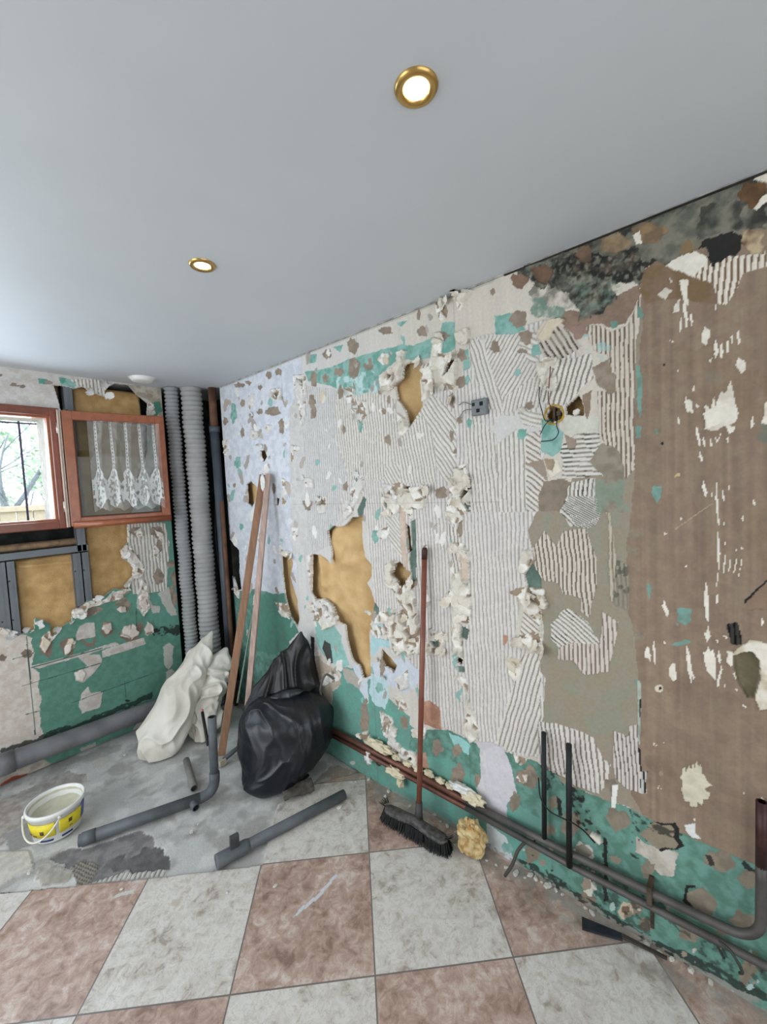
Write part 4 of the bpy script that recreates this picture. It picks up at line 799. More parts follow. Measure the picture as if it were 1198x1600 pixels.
obj('fence_boards', fe, M_FENCE, fn, smooth=False); boxo('top_rail', (-2.6, -3.08, zt_-.06), (4.0, -2.96, zt_), M_FENCE, fn, .006)
tag(boxo('ground_outside', (-20, -24, -.5), (20, -.6, -.4), mat('outside_ground', (150, 160, 130), .9), bevel=0), kind='structure')
M_BARK = mat('grey_bark', (156, 164, 176), .9); M_LEAF = mat('spring_leaves', (206, 228, 200), .6, var=.25, scale=4, rgb2=(190, 220, 196))
def tree(base, h, seed, label, leaves=True):
    rnd = random.Random(seed); t = empty('tree', base); tag(t, label, 'tree', kind=None); vs_, fs_, tips = [], [], []
    def grow(p, d, ln, r, lv):
        pts = [p]; q = Vector(p)
        for i in range(4):
            d = (d+Vector((rnd.gauss(0, .13), rnd.gauss(0, .13), rnd.gauss(.02, .08)))).normalized(); q = q+d*ln/4; pts.append(q.copy())
        v, f_ = tube(pts, [r*(1-.12*i) for i in range(5)], n=6); o_ = len(vs_); vs_.extend(v); fs_.extend([tuple(i+o_ for i in x) for x in f_])
        if lv == 0: tips.extend(pts[1:]); return
        for k in range(3 if lv > 1 else 4):
            a = rnd.uniform(0, 6.28); s = d.orthogonal().normalized(); s = Matrix.Rotation(a, 3, d) @ s
            grow(pts[rnd.choice((2, 3, 4))], (d+s*rnd.uniform(.4, .9)).normalized(), ln*rnd.uniform(.55, .8), r*.5, lv-1)
    grow(Vector(base), Vector((0, 0, 1)), h*.42, h*.017, 4)
    pyd('branches', vs_, fs_, M_BARK, t)
    if leaves:
        lv_, lf_ = [], []
        for p in tips:
            if p.z > base[2]+h*.78 and rnd.random() < .85: continue
            if rnd.random() < .35: continue
            for k in range(4):
                c = p+Vector([rnd.gauss(0, .10) for _ in range(3)]); n = Vector([rnd.gauss(0, 1) for _ in range(3)]).normalized(); a = n.orthogonal()*.045; b_ = n.cross(a)*.7; o_ = len(lv_)
                lv_ += [c-a, c-b_*.8+n*.008, c+a, c+b_*.8+n*.008]; lf_.append((o_, o_+1, o_+2, o_+3))
        tag(pyd('foliage', lv_, lf_, M_LEAF, t), kind='stuff')
pA = at(30, 800, 1, -7.0); pB = at(58, 800, 1, -9.0); pC = at(5, 800, 1, -8)
tree((pA[0], -7.0, -.4), 5.4, 4, 'tall thin tree with bare upper branches behind the cream fence')
tree((pB[0]-.6, -11.5, -.4), 3.6, 9, 'lower leafy green tree at the right of the window view')
tree((pC[0]+2.6, -9.5, -.4), 3.6, 21, 'low leafy tree at the left of the window view')

# ---- lining: metal studs and insulation
M_STUD = mat('galvanised_steel', (112, 117, 121), .45, metal=.35, var=.08, scale=8)
M_SCREW = mat('screw_steel', (60, 60, 62), .4, metal=.8)
def stud(x0, x1, z0, z1, label, ydeep=-.055, y1=-.004, horiz=False, grp=None):
    t = empty('metal_stud', ((x0+x1)/2, -.03, z0)); tag(t, label, 'metal stud', grp)
    b = BM(); box(b, (x0, y1-.0015, z0), (x1, y1, z1)); sw_ = obj('stud_web', b, M_STUD, t, smooth=False)
    b = BM()
    if horiz: box(b, (x0, ydeep, z0), (x1, y1, z0+.0015)); box(b, (x0, ydeep, z1-.0015), (x1, y1, z1)); 
    else: box(b, (x0, ydeep, z0), (x0+.0015, y1, z1)); box(b, (x1-.0015, ydeep, z0), (x1, y1, z1)); box(b, ((x0+x1)/2-.003, y1, z0), ((x0+x1)/2+.003, y1+.002, z1))
    obj('stud_flange', b, M_STUD, t, smooth=False)
    for i in range(3):
        zz = z0+(z1-z0)*(i+.5)/3; b = BM(); bmesh.ops.create_cone(b, segments=10, radius1=.004, radius2=.003, depth=.003, cap_ends=True, matrix=Matrix.Translation(((x0+x1)/2+.012*(0 if horiz else 1), y1+.0015, zz)) @ Matrix.Rotation(-math.pi/2, 4, 'X'))
        obj('screw', b, M_SCREW, sw_)
stud(.783, .828, 1.2, 2.2, 'upright grey metal stud behind the hinge side of the open casement')
stud(.775, .812, .55, 1.19, 'right upright of the grey metal frame under the window')
stud(.816, .858, .55, 1.19, 'left strip of the doubled right upright under the window')
stud(1.115, 1.150, .55, 1.19, 'left upright of the grey metal frame under the window')
stud(1.153, 1.20, .55, 1.19, 'outermost upright by the left picture edge under the window')
stud(.775, 1.9, 1.196, 1.236, 'horizontal grey metal track across the frame top under the window', horiz=True)
M_WOOL = mat('yellow_mineral_wool', (204, 168, 118), .98, var=.10, scale=16, bump=1.0, bscale=220, rgb2=(178, 142, 94), spec=.1)
M_WOOLR = mat('golden_mineral_wool', (220, 188, 138), .98, var=.10, scale=12, bump=1.0, bscale=220, rgb2=(200, 164, 114), spec=.1)
M_BROWNW = mat('brown_packing_wool', (150, 124, 96), .98, var=.2, scale=30, bump=1, bscale=160)
def wool(name, fn3, u0, u1, v0, v1, m, label, amp=.03, seed=0, folds=(), n=130):
    uu = np.linspace(u0, u1, n); vv = np.linspace(v0, v1, n); U_, V_ = np.meshgrid(uu, vv, indexing='ij')
    h = amp*(fbm(U_*5, V_*4, seed, 4)-.5)*2+.002*fbm(U_*90, V_*90, seed+9, 2)
    for (a, b_, c_, d_, r_, hh) in folds:      # soft ridge from (a,b) to (c,d)
        t = np.clip(((U_-a)*(c_-a)+(V_-b_)*(d_-b_))/((c_-a)**2+(d_-b_)**2), 0, 1); dd = np.hypot(U_-a-t*(c_-a), V_-b_-t*(d_-b_)); h = h+hh*np.exp(-(dd/r_)**2)
    e = np.minimum(np.minimum(U_-u0, u1-U_), np.minimum(V_-v0, v1-V_)); h = h-.03*np.exp(-e/.006)
    F = np.stack(fn3(U_, V_, h), -1).reshape(-1, 3); Bk = np.stack(fn3(U_, V_, h*0-.06), -1).reshape(-1, 3)
    idx = np.arange(n*n).reshape(n, n); q = np.stack([idx[:-1, :-1], idx[1:, :-1], idx[1:, 1:], idx[:-1, 1:]], -1).reshape(-1, 4)
    rim = np.concatenate([idx[:, 0], idx[-1, 1:], idx[-2::-1, -1], idx[0, -2:0:-1]]); fs_ = [tuple(x) for x in q.tolist()]+[tuple(x[::-1]+n*n) for x in q[::1]]
    fs_ += [(int(rim[i]), int(rim[i]+n*n), int(rim[(i+1) % len(rim)]+n*n), int(rim[(i+1) % len(rim)])) for i in range(len(rim))]
    fs_ = [tuple(int(y) for y in x) for x in fs_]
    o = pyd(name, np.concatenate([F, Bk]).tolist(), fs_, m); return tag(o, label, 'insulation')
wool('insulation_batt', lambda U, V, h: (h-.055, U, V), .264, 2.10, .36, 2.1, M_WOOLR, 'golden mineral wool bulging in the long torn slot of the right wall', amp=.018, seed=3,
     folds=[(1.22, 1.14, 1.24, .98, .035, .05), (1.20, .8, 1.42, 1.12, .10, .03), (1.42, 1.12, 1.58, 1.16, .05, .035), (1.40, 1.35, 1.30, 1.18, .05, .03), (1.47, .95, 1.5, .55, .07, .025), (1.80, 1.95, 1.84, 1.6, .05, .02)], n=230)
wool('insulation_batt', lambda U, V, h: (h-.062, U, V), 2.44, 2.70, 1.55, 1.9, M_WOOL, 'small dark pocket of wool behind the round socket box', amp=.01, seed=8, n=40)
wool('insulation_batt', lambda U, V, h: (U, h-.035, V), .862-.04, 1.112, .52, 1.19, M_WOOL, 'tan wool batt inside the metal frame under the window', amp=.012, seed=13, folds=[(.86, 1.14, 1.1, 1.15, .012, .014), (.95, .8, .98, .62, .05, .015)], n=90)
wool('insulation_batt', lambda U, V, h: (U, h-.045, V), .40, .773, .5, 2.2, M_WOOL, 'tall tan wool batt between the casement and the grey ducts', amp=.014, seed=17, n=110)
wool('insulation_batt', lambda U, V, h: (U, h-.065, V), .832, .90, 2.05, 2.2, M_BROWNW, 'scrap of brown wool above the window frame corner', amp=.01, seed=19, n=24)
b_ = wool('packing_wool', lambda U, V, h: (U, h-.02, V), .79, 1.95, 1.236, 1.278, M_BROWNW, 'crumpled brown packing wool on the metal track below the window sill', amp=.02, seed=23, n=90)

# ---- shaft pipes
M_DUCT = mat('grey_corrugated_plastic', (152, 153, 154), .5, var=.06, scale=9)
M_DUCTB = mat('grey_corrugated_plastic_dusty', (164, 163, 161), .6, var=.08, scale=9)
def duct(x, y, r, pitch, z0, z1, m, label, lean=(0, 0)):
    prof = []; zz = z0
    while zz < z1:
        for k, (dr, dz) in enumerate(((-.007, 0), (-.006, .18), (0, .32), (.002, .55), (0, .78), (-.006, .92))): prof.append((r+dr, zz+dz*pitch-z0))
        zz += pitch
    prof = [(0.001, 0)]+prof+[(0.001, prof[-1][1])]
    v, f_ = lathe(prof, 40); H_ = prof[-1][1]
    v = [(x+a+lean[0]*c/H_, y+b+lean[1]*c/H_, z0+c) for a, b, c in v]
    # keep rings slightly uneven
    v = [(a+.002*math.sin(c*23+x*50), b+.002*math.cos(c*17), c) for a, b, c in v]
    return tag(pyd('flexible_duct', v, f_, m), label, 'duct')
duct(.232, .055, .043, .026, .0, H-.002, M_DUCT, 'narrower grey corrugated duct, left of the pair in the corner', (.012, 0))
duct(.125, .115, .067, .032, .0, H-.002, M_DUCTB, 'wider grey corrugated duct, right of the pair in the corner', (.01, 0))
M_PVCD = mat('dark_grey_pipe', (78, 84, 92), .5, var=.14, scale=10)
M_RUST = mat('rusty_brown_pipe', (112, 76, 56), .7, var=.25, scale=12)
vp = empty('corner_pipe', (.03, .215, 0)); tag(vp, 'tall dark grey pipe between the ducts and the right wall', 'pipe')
tubeo('lower_pipe', [(.035, .205, 0), (.03, .205, 1.95)], .030, M_PVCD, vp, n=20); tubeo('upper_pipe', [(.03, .205, 1.95), (.03, .205, H-.001)], .026, M_RUST, vp, n=20); tubeo('pipe_collar', [(.03, .205, 1.93), (.03, .205, 1.97)], .036, M_PVCD, vp, n=20)
tag(tubeo('rusty_pipe', [(.045, .262, .0), (.045, .262, 1.45)], .014, M_RUST, n=14), 'slim rusty brown pipe running up the edge of the right wall', 'pipe')
tag(tubeo('thin_cable', catmull([(.02, .16, H-.01), (.04, .15, 1.9), (.02, .14, 1.6), (.05, .15, 1.2), (.03, .15, .8)]), .004, mat('black_cable', (24, 24, 24), .5), n=8), 'thin dark cable hanging inside the corner shaft', 'cable')
M_SOIL = mat('dusty_grey_pipe', (122, 122, 124), .55, var=.14, scale=7, rgb2=(96, 96, 100))
sp = empty('waste_pipe', (1.0, .08, .13)); tag(sp, 'thick dusty grey waste pipe running along the foot of the left wall', 'pipe')
tubeo('pipe_length', [(2.2, .075, .148), (1.2, .075, .143), (.6, .078, .125), (.30, .08, .118)], .052, M_SOIL, sp, n=28)
tubeo('pipe_socket', [(1.30, .075, .143), (1.205, .075, .143)], .058, M_SOIL, sp, n=28)

# ================================================================== OBJECTS
M_WHT = mat('white_plastic', (226, 226, 222), .45, var=.03)
M_GOLD = mat('brushed_brass', (196, 160, 96), .28, metal=.85, var=.08)
M_LAMP = emis('lamp_lens', (255, 238, 200), 9)
for (px, py, lab) in ((650, 137, 'round brass recessed spotlight, nearest and larger in view, high on the ceiling'), (316, 414, 'round brass recessed spotlight further back, toward the window')):
    p = at(px, py, 2, H); t = empty('ceiling_light', (p[0], p[1], H)); tag(t, lab, 'ceiling light', 'recessed ceiling spotlights')
    v, f_ = lathe([(.0235, .004), (.024, -.002), (.026, -.005), (.033, -.007), (.038, -.005), (.041, -.0005), (.041, .0)], 48, (p[0], p[1], H)); pyd('bezel', v, f_, M_GOLD, t)
    v, f_ = lathe([(.0005, -.004), (.014, -.0035), (.024, -.002)], 40, (p[0], p[1], H)); pyd('lens', v, f_, M_LAMP, t)
    ld = bpy.data.lights.new('spot_glow', 'SPOT'); ld.energy = 6; ld.color = (1, .82, .55); ld.spot_size = R(95); ld.spot_blend = .8; ld.shadow_soft_size = .03
    lo = bpy.data.objects.new('lamp_glow', ld); COL.objects.link(lo); lo.location = (p[0], p[1], H-.02)
p = at(222, 591, 2, H); v, f_ = lathe([(.0005, -.022), (.046, -.021), (.058, -.018), (.065, -.008), (.069, -.003), (.070, 0)], 48, (p[0], p[1], H))
t = empty('ceiling_vent', (p[0], p[1], H)); tag(t, 'round white vent cap on the ceiling near the ducts', 'vent'); pyd('vent_cap', v, f_, M_WHT, t)
v, f_ = lathe([(.071, 0), (.076, -.002), (.077, 0)], 48, (p[0], p[1], H)); pyd('vent_flange', v, f_, M_WHT, t)

# --- copper heating pipes along the right wall
M_CU = mat('dull_copper', (128, 86, 72), .42, metal=.35, var=.25, scale=12)
M_CUD = mat('dirty_grey_pipe', (96, 92, 90), .5, metal=.3, var=.2, scale=14)
M_CUB = mat('blackened_pipe', (34, 36, 38), .5, metal=.3, var=.2, scale=20)
up = empty('heating_pipe', (.03, 1.2, .185)); tag(up, 'upper heating pipe along the right wall, ending in an upturned bend', 'pipe')
tubeo('copper_length', [(.032, 1.02, .186), (.032, 1.5, .186), (.032, 2.12, .187)], .0125, M_CU, up, n=14)
bend = [(.032, 3.028-.07+.07*math.sin(a), .285-.07*math.cos(a)) for a in [i*math.pi/16 for i in range(9)]]
tubeo('grey_length', [(.032, 2.12, .187), (.032, 2.45, .190), (.032, 2.75, .203)]+[(.032, 2.9, .210)]+bend+[(.032, 3.028, .40), (.030, 3.028, .45)], .0125, M_CUD, up, n=14)
tubeo('bend_riser', [(.030, 3.028, .44), (.028, 3.028, .62)], .013, mat('dark_red_riser', (72, 46, 44), .45, metal=.3, var=.3), up, n=14, inner=.7)
tubeo('riser', [(.032, 2.445, .188), (.032, 2.452, .60)], .0085, M_CUB, up, n=12)
lp = empty('heating_pipe', (.03, 1.2, .152)); tag(lp, 'lower heating pipe along the right wall, running on past the bend', 'pipe')
tubeo('copper_length', [(.032, 1.02, .154), (.032, 2.12, .154)], .0115, M_CU, lp, n=14); tubeo('grey_length', [(.032, 2.12, .154), (.032, 2.55, .150), (.032, 3.04, .165), (.032, 4.5, .175)], .0115, M_CUD, lp, n=14)
tubeo('riser', [(.046, 2.535, .155), (.048, 2.543, .60)], .0095, M_CUB, lp, n=12)
b = BM(); box(b, (.0, 2.768, .06), (.006, 2.778, .235), .001); box(b, (0, 2.766, .225), (.05, 2.780, .235), .001); box(b, (.044, 2.766, .17), (.05, 2.780, .235), .001)
tag(obj('pipe_bracket', b, mat('rusted_steel', (96, 84, 72), .7, metal=.4, var=.3), smooth=False), 'rusted strap bracket holding the two heating pipes', 'bracket')
for i, zz in enumerate((.43, .36)):
    pass
tag(tubeo('binding_wire', catmull([(.01, 2.42, .405), (.045, 2.44, .36), (.045, 2.47, .325), (.05, 2.52, .325), (.055, 2.55, .33), (.03, 2.58, .30), (.012, 2.61, .26)]), .0025, M_CUB, n=6), 'thin black wire looped between the two black upright pipes', 'wire')
tag(tubeo('bent_cable', catmull([(.012, 2.372, .13), (.04, 2.375, .15), (.07, 2.36, .13), (.09, 2.345, .08), (.10, 2.32, .03)]), .006, mat('dusty_cable', (74, 70, 64), .6), n=8), 'short bent grey cable end poking out beside the foam lump', 'cable')
tag(tubeo('bent_cable', catmull([(.01, 2.95, .10), (.03, 2.93, .16), (.045, 2.965, .165), (.04, 2.99, .12), (.02, 2.985, .09)]), .004, mat('dusty_cable_dark', (60, 66, 62), .6), n=8), 'small wire loop low on the green wall under the bend', 'cable')
tag(tubeo('bent_cable', catmull([(.012, 1.30, .47), (.05, 1.28, .50), (.07, 1.255, .42), (.05, 1.25, .32), (.03, 1.26, .20)]), .006, mat('dusty_cable_grey', (96, 92, 84), .6), n=8), 'grey cable loop standing out beside the black sack', 'cable')

# --- foam blobs and crumbs
def blob(name, c, r, m, label, cat, seed=0, amp=.35, group=None, sub=4, freq=3., chunky=False):
    b = BM(); bmesh.ops.create_icosphere(b, subdivisions=sub, radius=1)
    for v in b.verts:
        d = v.co.normalized(); q = d*freq*.5+Vector((seed*3.1, seed*1.7, 0)); k = 1+amp*mnoise.fractal(q, 1., 2., 4)
        if chunky: k += .25*abs(mnoise.noise(d*1.6+Vector((seed, 0, 9))))-.1; k = k if k < 1.12 else 1.12
        v.co = Vector((d.x*r[0]*k, d.y*r[1]*k, d.z*r[2]*k))+Vector(c)
    o = obj(name, b, m, smooth=not chunky)
    return tag(o, label, cat, group)
M_FOAM = mat('yellowed_foam', (214, 196, 150), .9, var=.12, scale=40, bump=.8, bscale=120, rgb2=(170, 128, 72))
M_FOAMW = mat('pale_foam', (222, 210, 180), .85, var=.08, scale=40, bump=.6, bscale=120)
pc = at(737, 1308, 0, .06); blob('foam_lump', (.062, pc[1], .066), (.05, .062, .078), M_FOAM, 'rough yellowish foam lump on the floor against the wall, right of the broom', 'foam', 4, .45, chunky=True, sub=5)
for (px, py, r_, lab, m_) in ((592, 1166, (.022, .085, .020), 'crumbly cream foam bead on the upper pipe', M_FOAMW), (618, 1206, (.02, .055, .020), 'smooth yellow foam drip hanging on the lower pipe', M_FOAMW), (737, 1246, (.02, .05, .022), 'small foam plug where the pipes turn grey', M_FOAMW), (722, 1232, (.02, .055, .012), 'white plaster crust lying on the upper pipe near the colour change', M_WHT), (625, 1222, (.012, .018, .026), 'small pale foam drop below the lower pipe', M_FOAMW), (575, 1185, (.014, .022, .03), 'white paper tuft under the pipes near the black sack', M_WHT)):
    q = at(px, py, 0, .035); blob('foam_bead', (.035, q[1], q[2]), r_, m_, lab, 'foam', px, .5, freq=5)
q0 = (620, 1175, 690, 1215)
for i in range(7):
    q = at(600+i*17, 1168+i*9.0, 0, .03); blob('plaster_crumb', (.022, q[1], .207+.004*math.sin(i*2)), (.014, .024, .012), M_FOAMW, 'small cream plaster crumb caught on top of the copper pipe', 'plaster crumb', i+50, .6, 'plaster crumbs on the copper pipe', sub=3, freq=4)

# --- socket boxes
M_GREYB = mat('grey_box_plastic', (120, 124, 126), .5)
jb = empty('junction_box', (0, 2.232, 1.78)); tag(jb, 'small square grey electrical box on the ribbed wall', 'junction box')
b = BM(); box(b, (.002, 2.200, 1.752), (.022, 2.264, 1.812), .004); jbb = obj('box_body', b, M_GREYB, jb, smooth=False)
b = BM(); box(b, (.0215, 2.205, 1.788), (.0228, 2.216, 1.80)); box(b, (.0215, 2.236, 1.785), (.0228, 2.250, 1.80)); box(b, (.0215, 2.222, 1.762), (.0228, 2.236, 1.775)); obj('cable_slots', b, mat('black_slot', (20, 20, 20), .8), jbb, smooth=False)
b = BM(); box(b, (.0215, 2.217, 1.776), (.0245, 2.262, 1.782)); obj('cover_lip', b, M_GREYB, jbb, smooth=False)
for k, dz in enumerate((0.01, -.006)): tubeo('wire', catmull([(.012, 2.2, 1.785+dz), (.02, 2.17, 1.79+dz*2), (.008, 2.14, 1.775+dz*3)]), .0018, M_GREYB, jb, n=6)
c = at(866, 648, 0, 0); cy, cz = c[1], c[2]
rb = empty('round_socket_box', (0, cy, cz)); tag(rb, 'round orange flush socket box with loose wires in the wall', 'socket box')
M_OR = mat('ochre_plastic', (188, 148, 40), .5, var=.1)
Mx = Matrix.Translation((0, cy, cz)) @ Matrix.Rotation(math.pi/2, 4, 'Y')
v, f_ = lathe([(.0005, -.045), (.028, -.045), (.0285, 0), (.0285, .006), (.033, .007), (.034, .004), (.034, -.03)], 40); v = [Mx @ Vector(a) for a in v]; pyd('box_shell', v, f_, M_OR, rb)
b = BM(); box(b, (-.02, cy-.004, cz-.028), (.004, cy+.004, cz+.028), .001); box(b, (-.01, cy+.008, cz-.006), (.005, cy+.022, cz+.010), .001); obj('terminal', b, mat('dark_terminal', (60, 44, 24), .5), rb, smooth=False)
for P_, rr, col_ in (([(0, cy-.005, cz+.01), (.02, cy-.012, cz+.05), (.016, cy-.010, cz+.10), (.02, cy-.004, cz+.14), (.01, cy-.006, cz+.175)], .0016, (96, 34, 40)), ([(0, cy+.005, cz-.01), (.025, cy-.02, cz-.02), (.02, cy-.035, cz+.02), (.015, cy-.045, cz+.06), (.008, cy-.045, cz+.10)], .0016, (38, 36, 40)),
                 ([(0, cy+.01, cz-.015), (.035, cy+.018, cz-.04), (.03, cy+.022, cz-.065), (.02, cy, cz-.085), (.006, cy-.045, cz-.085)], .0018, (24, 36, 70)), ([(0, cy-.01, cz-.01), (.03, cy-.022, cz-.035), (.012, cy-.045, cz-.062)], .0016, (40, 40, 42))):
    tubeo('wire', catmull(P_), rr, mat('wire_sheath', col_, .4), rb, n=6)

# --- broom
br = empty('broom', (.115, 1.93, 0)); tag(br, 'upright broom with red-brown handle and dusty black bristle head leaning on the wall', 'broom')
top = Vector(at(663, 872, 0, .035)); A_ = Vector(at(601, 1266, 2, .035)); B_ = Vector(at(701, 1322, 2, .035)); A_.z = B_.z = 0
mid = Vector((.118, 1.935, .0)); ax = (B_-A_).normalized(); side = Vector((-ax.y, ax.x, 0)); Lh = (B_-A_).length
cen = (A_+B_)/2; MB_ = Matrix(((ax.x, side.x, 0, cen.x), (ax.y, side.y, 0, cen.y), (0, 0, 1, 0), (0, 0, 0, 1)))
nb, pw = 40, 12; vs_, fs_ = [], []
for i in range(nb+1):                          # bevelled head block, waisted, arched across its top
    t = i/nb*2-1; hw = .024*(1-.25*math.exp(-(t/.3)**2)+.18*abs(t))*math.sqrt(max(0.02, 1-abs(t)**10)); zt2 = .064+.016*math.exp(-(t/.35)**2)-.004*t*t
    for k in range(pw):
        a = 2*math.pi*k/pw; yy = math.copysign(abs(math.cos(a))**.5, math.cos(a))*hw; s_ = math.sin(a); zz = .050+(zt2-.050)*(abs(s_)**.5) if s_ > 0 else .050-.008*(abs(s_)**.5)
        vs_.append(MB_ @ Vector((t*Lh/2*.97, yy, zz)))
for i in range(nb):
    for k in range(pw): fs_.append((i*pw+k, i*pw+(k+1) % pw, (i+1)*pw+(k+1) % pw, (i+1)*pw+k))
fs_ += [tuple(range(pw))[::-1], tuple(range(nb*pw, (nb+1)*pw))]
hb_ = pyd('head_block', vs_, fs_, mat('dusty_black_plastic', (92, 88, 86), .6, var=.3, scale=60, rgb2=(52, 50, 50)), br)
rnd = random.Random(3); vs_, fs_ = [], []
for i in range(2600):
    t = rnd.uniform(-1, 1); s_ = rnd.uniform(-1, 1); edge = abs(s_)
    hw = .030*math.sqrt(max(.05, 1-abs(t)**8)); p0 = Vector((t*Lh/2, s_*hw*.85, .052)); fl = Vector((t*.012+rnd.gauss(0, .004), s_*.018+rnd.gauss(0, .004), 0))
    p1 = p0+fl; p1.z = .004+rnd.random()*.006
    if abs(t) > .9 and rnd.random() < .25: p0.z = .066; p1 = p0+Vector((t*.02, s_*.012, .012))
    n_ = Vector((.0013, 0, 0)); m_ = Vector((0, .0013, 0)); o_ = len(vs_)
    vs_ += [MB_ @ x for x in (p0-n_, p0+n_, p0+m_, p1-n_*.7, p1+n_*.7, p1+m_*.7)]; fs_ += [(o_, o_+1, o_+4, o_+3), (o_+1, o_+2, o_+5, o_+4), (o_+2, o_, o_+3, o_+5), (o_+3, o_+4, o_+5)]
tag(pyd('bristles', vs_, fs_, mat('black_bristle', (18, 18, 18), .7), hb_, smooth=False), kind='stuff')
dirn = (top-Vector((mid.x, mid.y, .07))).normalized(); m0 = Vector((mid.x, mid.y, .07))
tubeo('socket', [m0-dirn*.01, m0+dirn*.02, m0+dirn*.07], [.020, .016, .014], mat('black_socket', (64, 62, 62), .55, var=.2), br, n=20)
tubeo('handle', [m0+dirn*.05, m0.lerp(top, .5), top], .0115, mat('red_brown_handle', (112, 58, 44), .4, var=.25, scale=9, rgb2=(134, 84, 66), coat=.2), br, n=18)
tubeo('hanging_cap', [top-dirn*.005, top+dirn*.035, top+dirn*.045], [.0125, .0125, .008], mat('dark_cap', (70, 34, 26), .5), br, n=18)

# --- planks leaning in the corner
def plank(base, top, wdt, th, m, label, twist=0):
    base = Vector(base); top = Vector(top); d = (top-base).normalized(); right = Vector((-.72, .69, 0)); right = (right-right.dot(d)*d).normalized(); n = d.cross(right); L_ = (top-base).length
    right, n = right*math.cos(twist)+n*math.sin(twist), n*math.cos(twist)-right*math.sin(twist)
    b = BM(); box(b, (-wdt/2, -th/2, 0), (wdt/2, th/2, L_), .0025)
    bmesh.ops.transform(b, matrix=Matrix(((right.x, n.x, d.x, base.x), (right.y, n.y, d.y, base.y), (right.z, n.z, d.z, base.z), (0, 0, 0, 1))), verts=b.verts[:])
    return tag(obj('wooden_batten', b, m, smooth=False), label, 'plank')
M_BAT = mat('reddish_batten', (156, 118, 92), .65, var=.14, scale=14, bump=.2, bscale=60, stretch=(5, 5, .7))
M_BAT2 = mat('pinkish_batten', (184, 158, 146), .7, var=.16, scale=14, bump=.2, bscale=60, stretch=(5, 5, .7))
t1 = Vector(at(411, 742, 0, .045)); b1 = Vector(at(346, 1182, 2, 0)); b1.z = .008
plank(b1, t1, .042, .024, M_BAT, 'longer reddish brown wooden batten leaning on the right wall, the left of two', .25)
t2 = Vector(at(419, 740, 0, .040)); t2.y = max(t2.y, .80); b2 = Vector(at(380, 1186, 2, 0)); b2.z = .008
plank(b2+Vector((0.0, .0, 0)), t2, .032, .02, M_BAT2, 'pinkish paint-scuffed wooden batten leaning on the right wall, the right of two', -.15)
gs = Vector(at(371, 1098, 0, .30)); ge = Vector(at(405, 900, 0, .12))
b = BM(); d = (ge-gs)
o = tubeo('plastic_strip', [gs, gs.lerp(ge, .5), ge], .006, mat('pale_green_strip', (134, 160, 146), .4), n=4); tag(o, 'thin pale green plastic strip standing between the two battens', 'strip')
q = at(410, 748, 0, .07)
blob('paper_scrap', (q[0], q[1], q[2]-.02), (.012, .018, .05), M_WHT, 'white paper scrap stuck at the top of the leaning battens', 'scrap', 8, .4, sub=3)
q = at(388, 990, 0, .18); blob('paper_scrap', (q[0], q[1], q[2]), (.010, .012, .022), M_WHT, 'white paint flake partway up the right batten', 'scrap', 9, .4, sub=3)

# --- sacks
def sack(name, secs, m, parent, n=180, m_=200, crease=.02, seed=0, freq=9, stretchz=.5, fine=.006, xmin=.014):
    """secs: (x, y, z, rx, ry, angle) bottom to top"""
    S_ = np.array(secs, float); k = np.linspace(0, len(secs)-1, m_); cols = []
    for c_ in range(S_.shape[1]):
        y = S_[:, c_]; i = np.clip(k.astype(int), 0, len(y)-2); t = k-i; ym = np.vstack([y[np.clip(i+j, 0, len(y)-1)] for j in (-1, 0, 1, 2)])
        cols.append(.5*((2*ym[1])+(ym[2]-ym[0])*t+(2*ym[0]-5*ym[1]+4*ym[2]-ym[3])*t*t+(3*ym[1]-ym[0]-3*ym[2]+ym[3])*t**3))
    X_, Y_, Z_, RX, RY, AN = cols; vs_, fs_ = [], []
    for i in range(m_):
        for j in range(n):
            a = 2*math.pi*j/n; ca, sa = math.cos(a), math.sin(a); rx = max(RX[i], .002); ry = max(RY[i], .002)
            x = ca*rx; y = sa*ry; an = AN[i]; wx = x*math.cos(an)-y*math.sin(an); wy = x*math.sin(an)+y*math.cos(an)
            p = Vector((X_[i]+wx, Y_[i]+wy, Z_[i])); nrm = Vector((ca*ry, sa*rx, 0)).normalized(); nrm = Vector((nrm.x*math.cos(an)-nrm.y*math.sin(an), nrm.x*math.sin(an)+nrm.y*math.cos(an), 0))
            w_ = mnoise.noise_vector(p*freq*.5+Vector((seed, 0, 0)))*.6; q = p*freq+w_*1.4+Vector((seed*2, seed, 0)); q.z *= stretchz
            r1 = 1-abs(mnoise.noise(q))*2; r2 = 1-abs(mnoise.noise(q*2.3+Vector((5, 1, 3))))*2
            amp = min(1, min(rx, ry)/.06)
            d_ = crease*(r1**3 if r1 > 0 else 0)-crease*.35+fine*r2+crease*.8*mnoise.noise(p*freq*.4+Vector((0, seed, 4)))
            p = p+nrm*d_*amp; p.z = max(p.z+.3*d_*amp, .003); p.x = max(p.x, xmin+(.035 if .13 < p.z < .215 else 0)); vs_.append(p)
    for i in range(m_-1):
        for j in range(n): fs_.append((i*n+j, i*n+(j+1) % n, (i+1)*n+(j+1) % n, (i+1)*n+j))
    fs_ += [tuple(range(n))[::-1], tuple(range((m_-1)*n, m_*n))]
    return pyd(name, vs_, fs_, m, parent)
M_SACK = mat('white_woven_sack', (222, 218, 208), .6, var=.05, scale=6, bump=.25, bscale=300, rgb2=(206, 200, 188))
A0 = math.atan2(.69, -.72)                     # direction that runs to the right in the photo
ws = empty('rubble_sack', (.62, .40, 0)); tag(ws, 'crumpled white woven rubble sack slumped against the ducts', 'sack')
sb = at(252, 1190, 2, 0); st_ = at(331, 988, 1, .30)
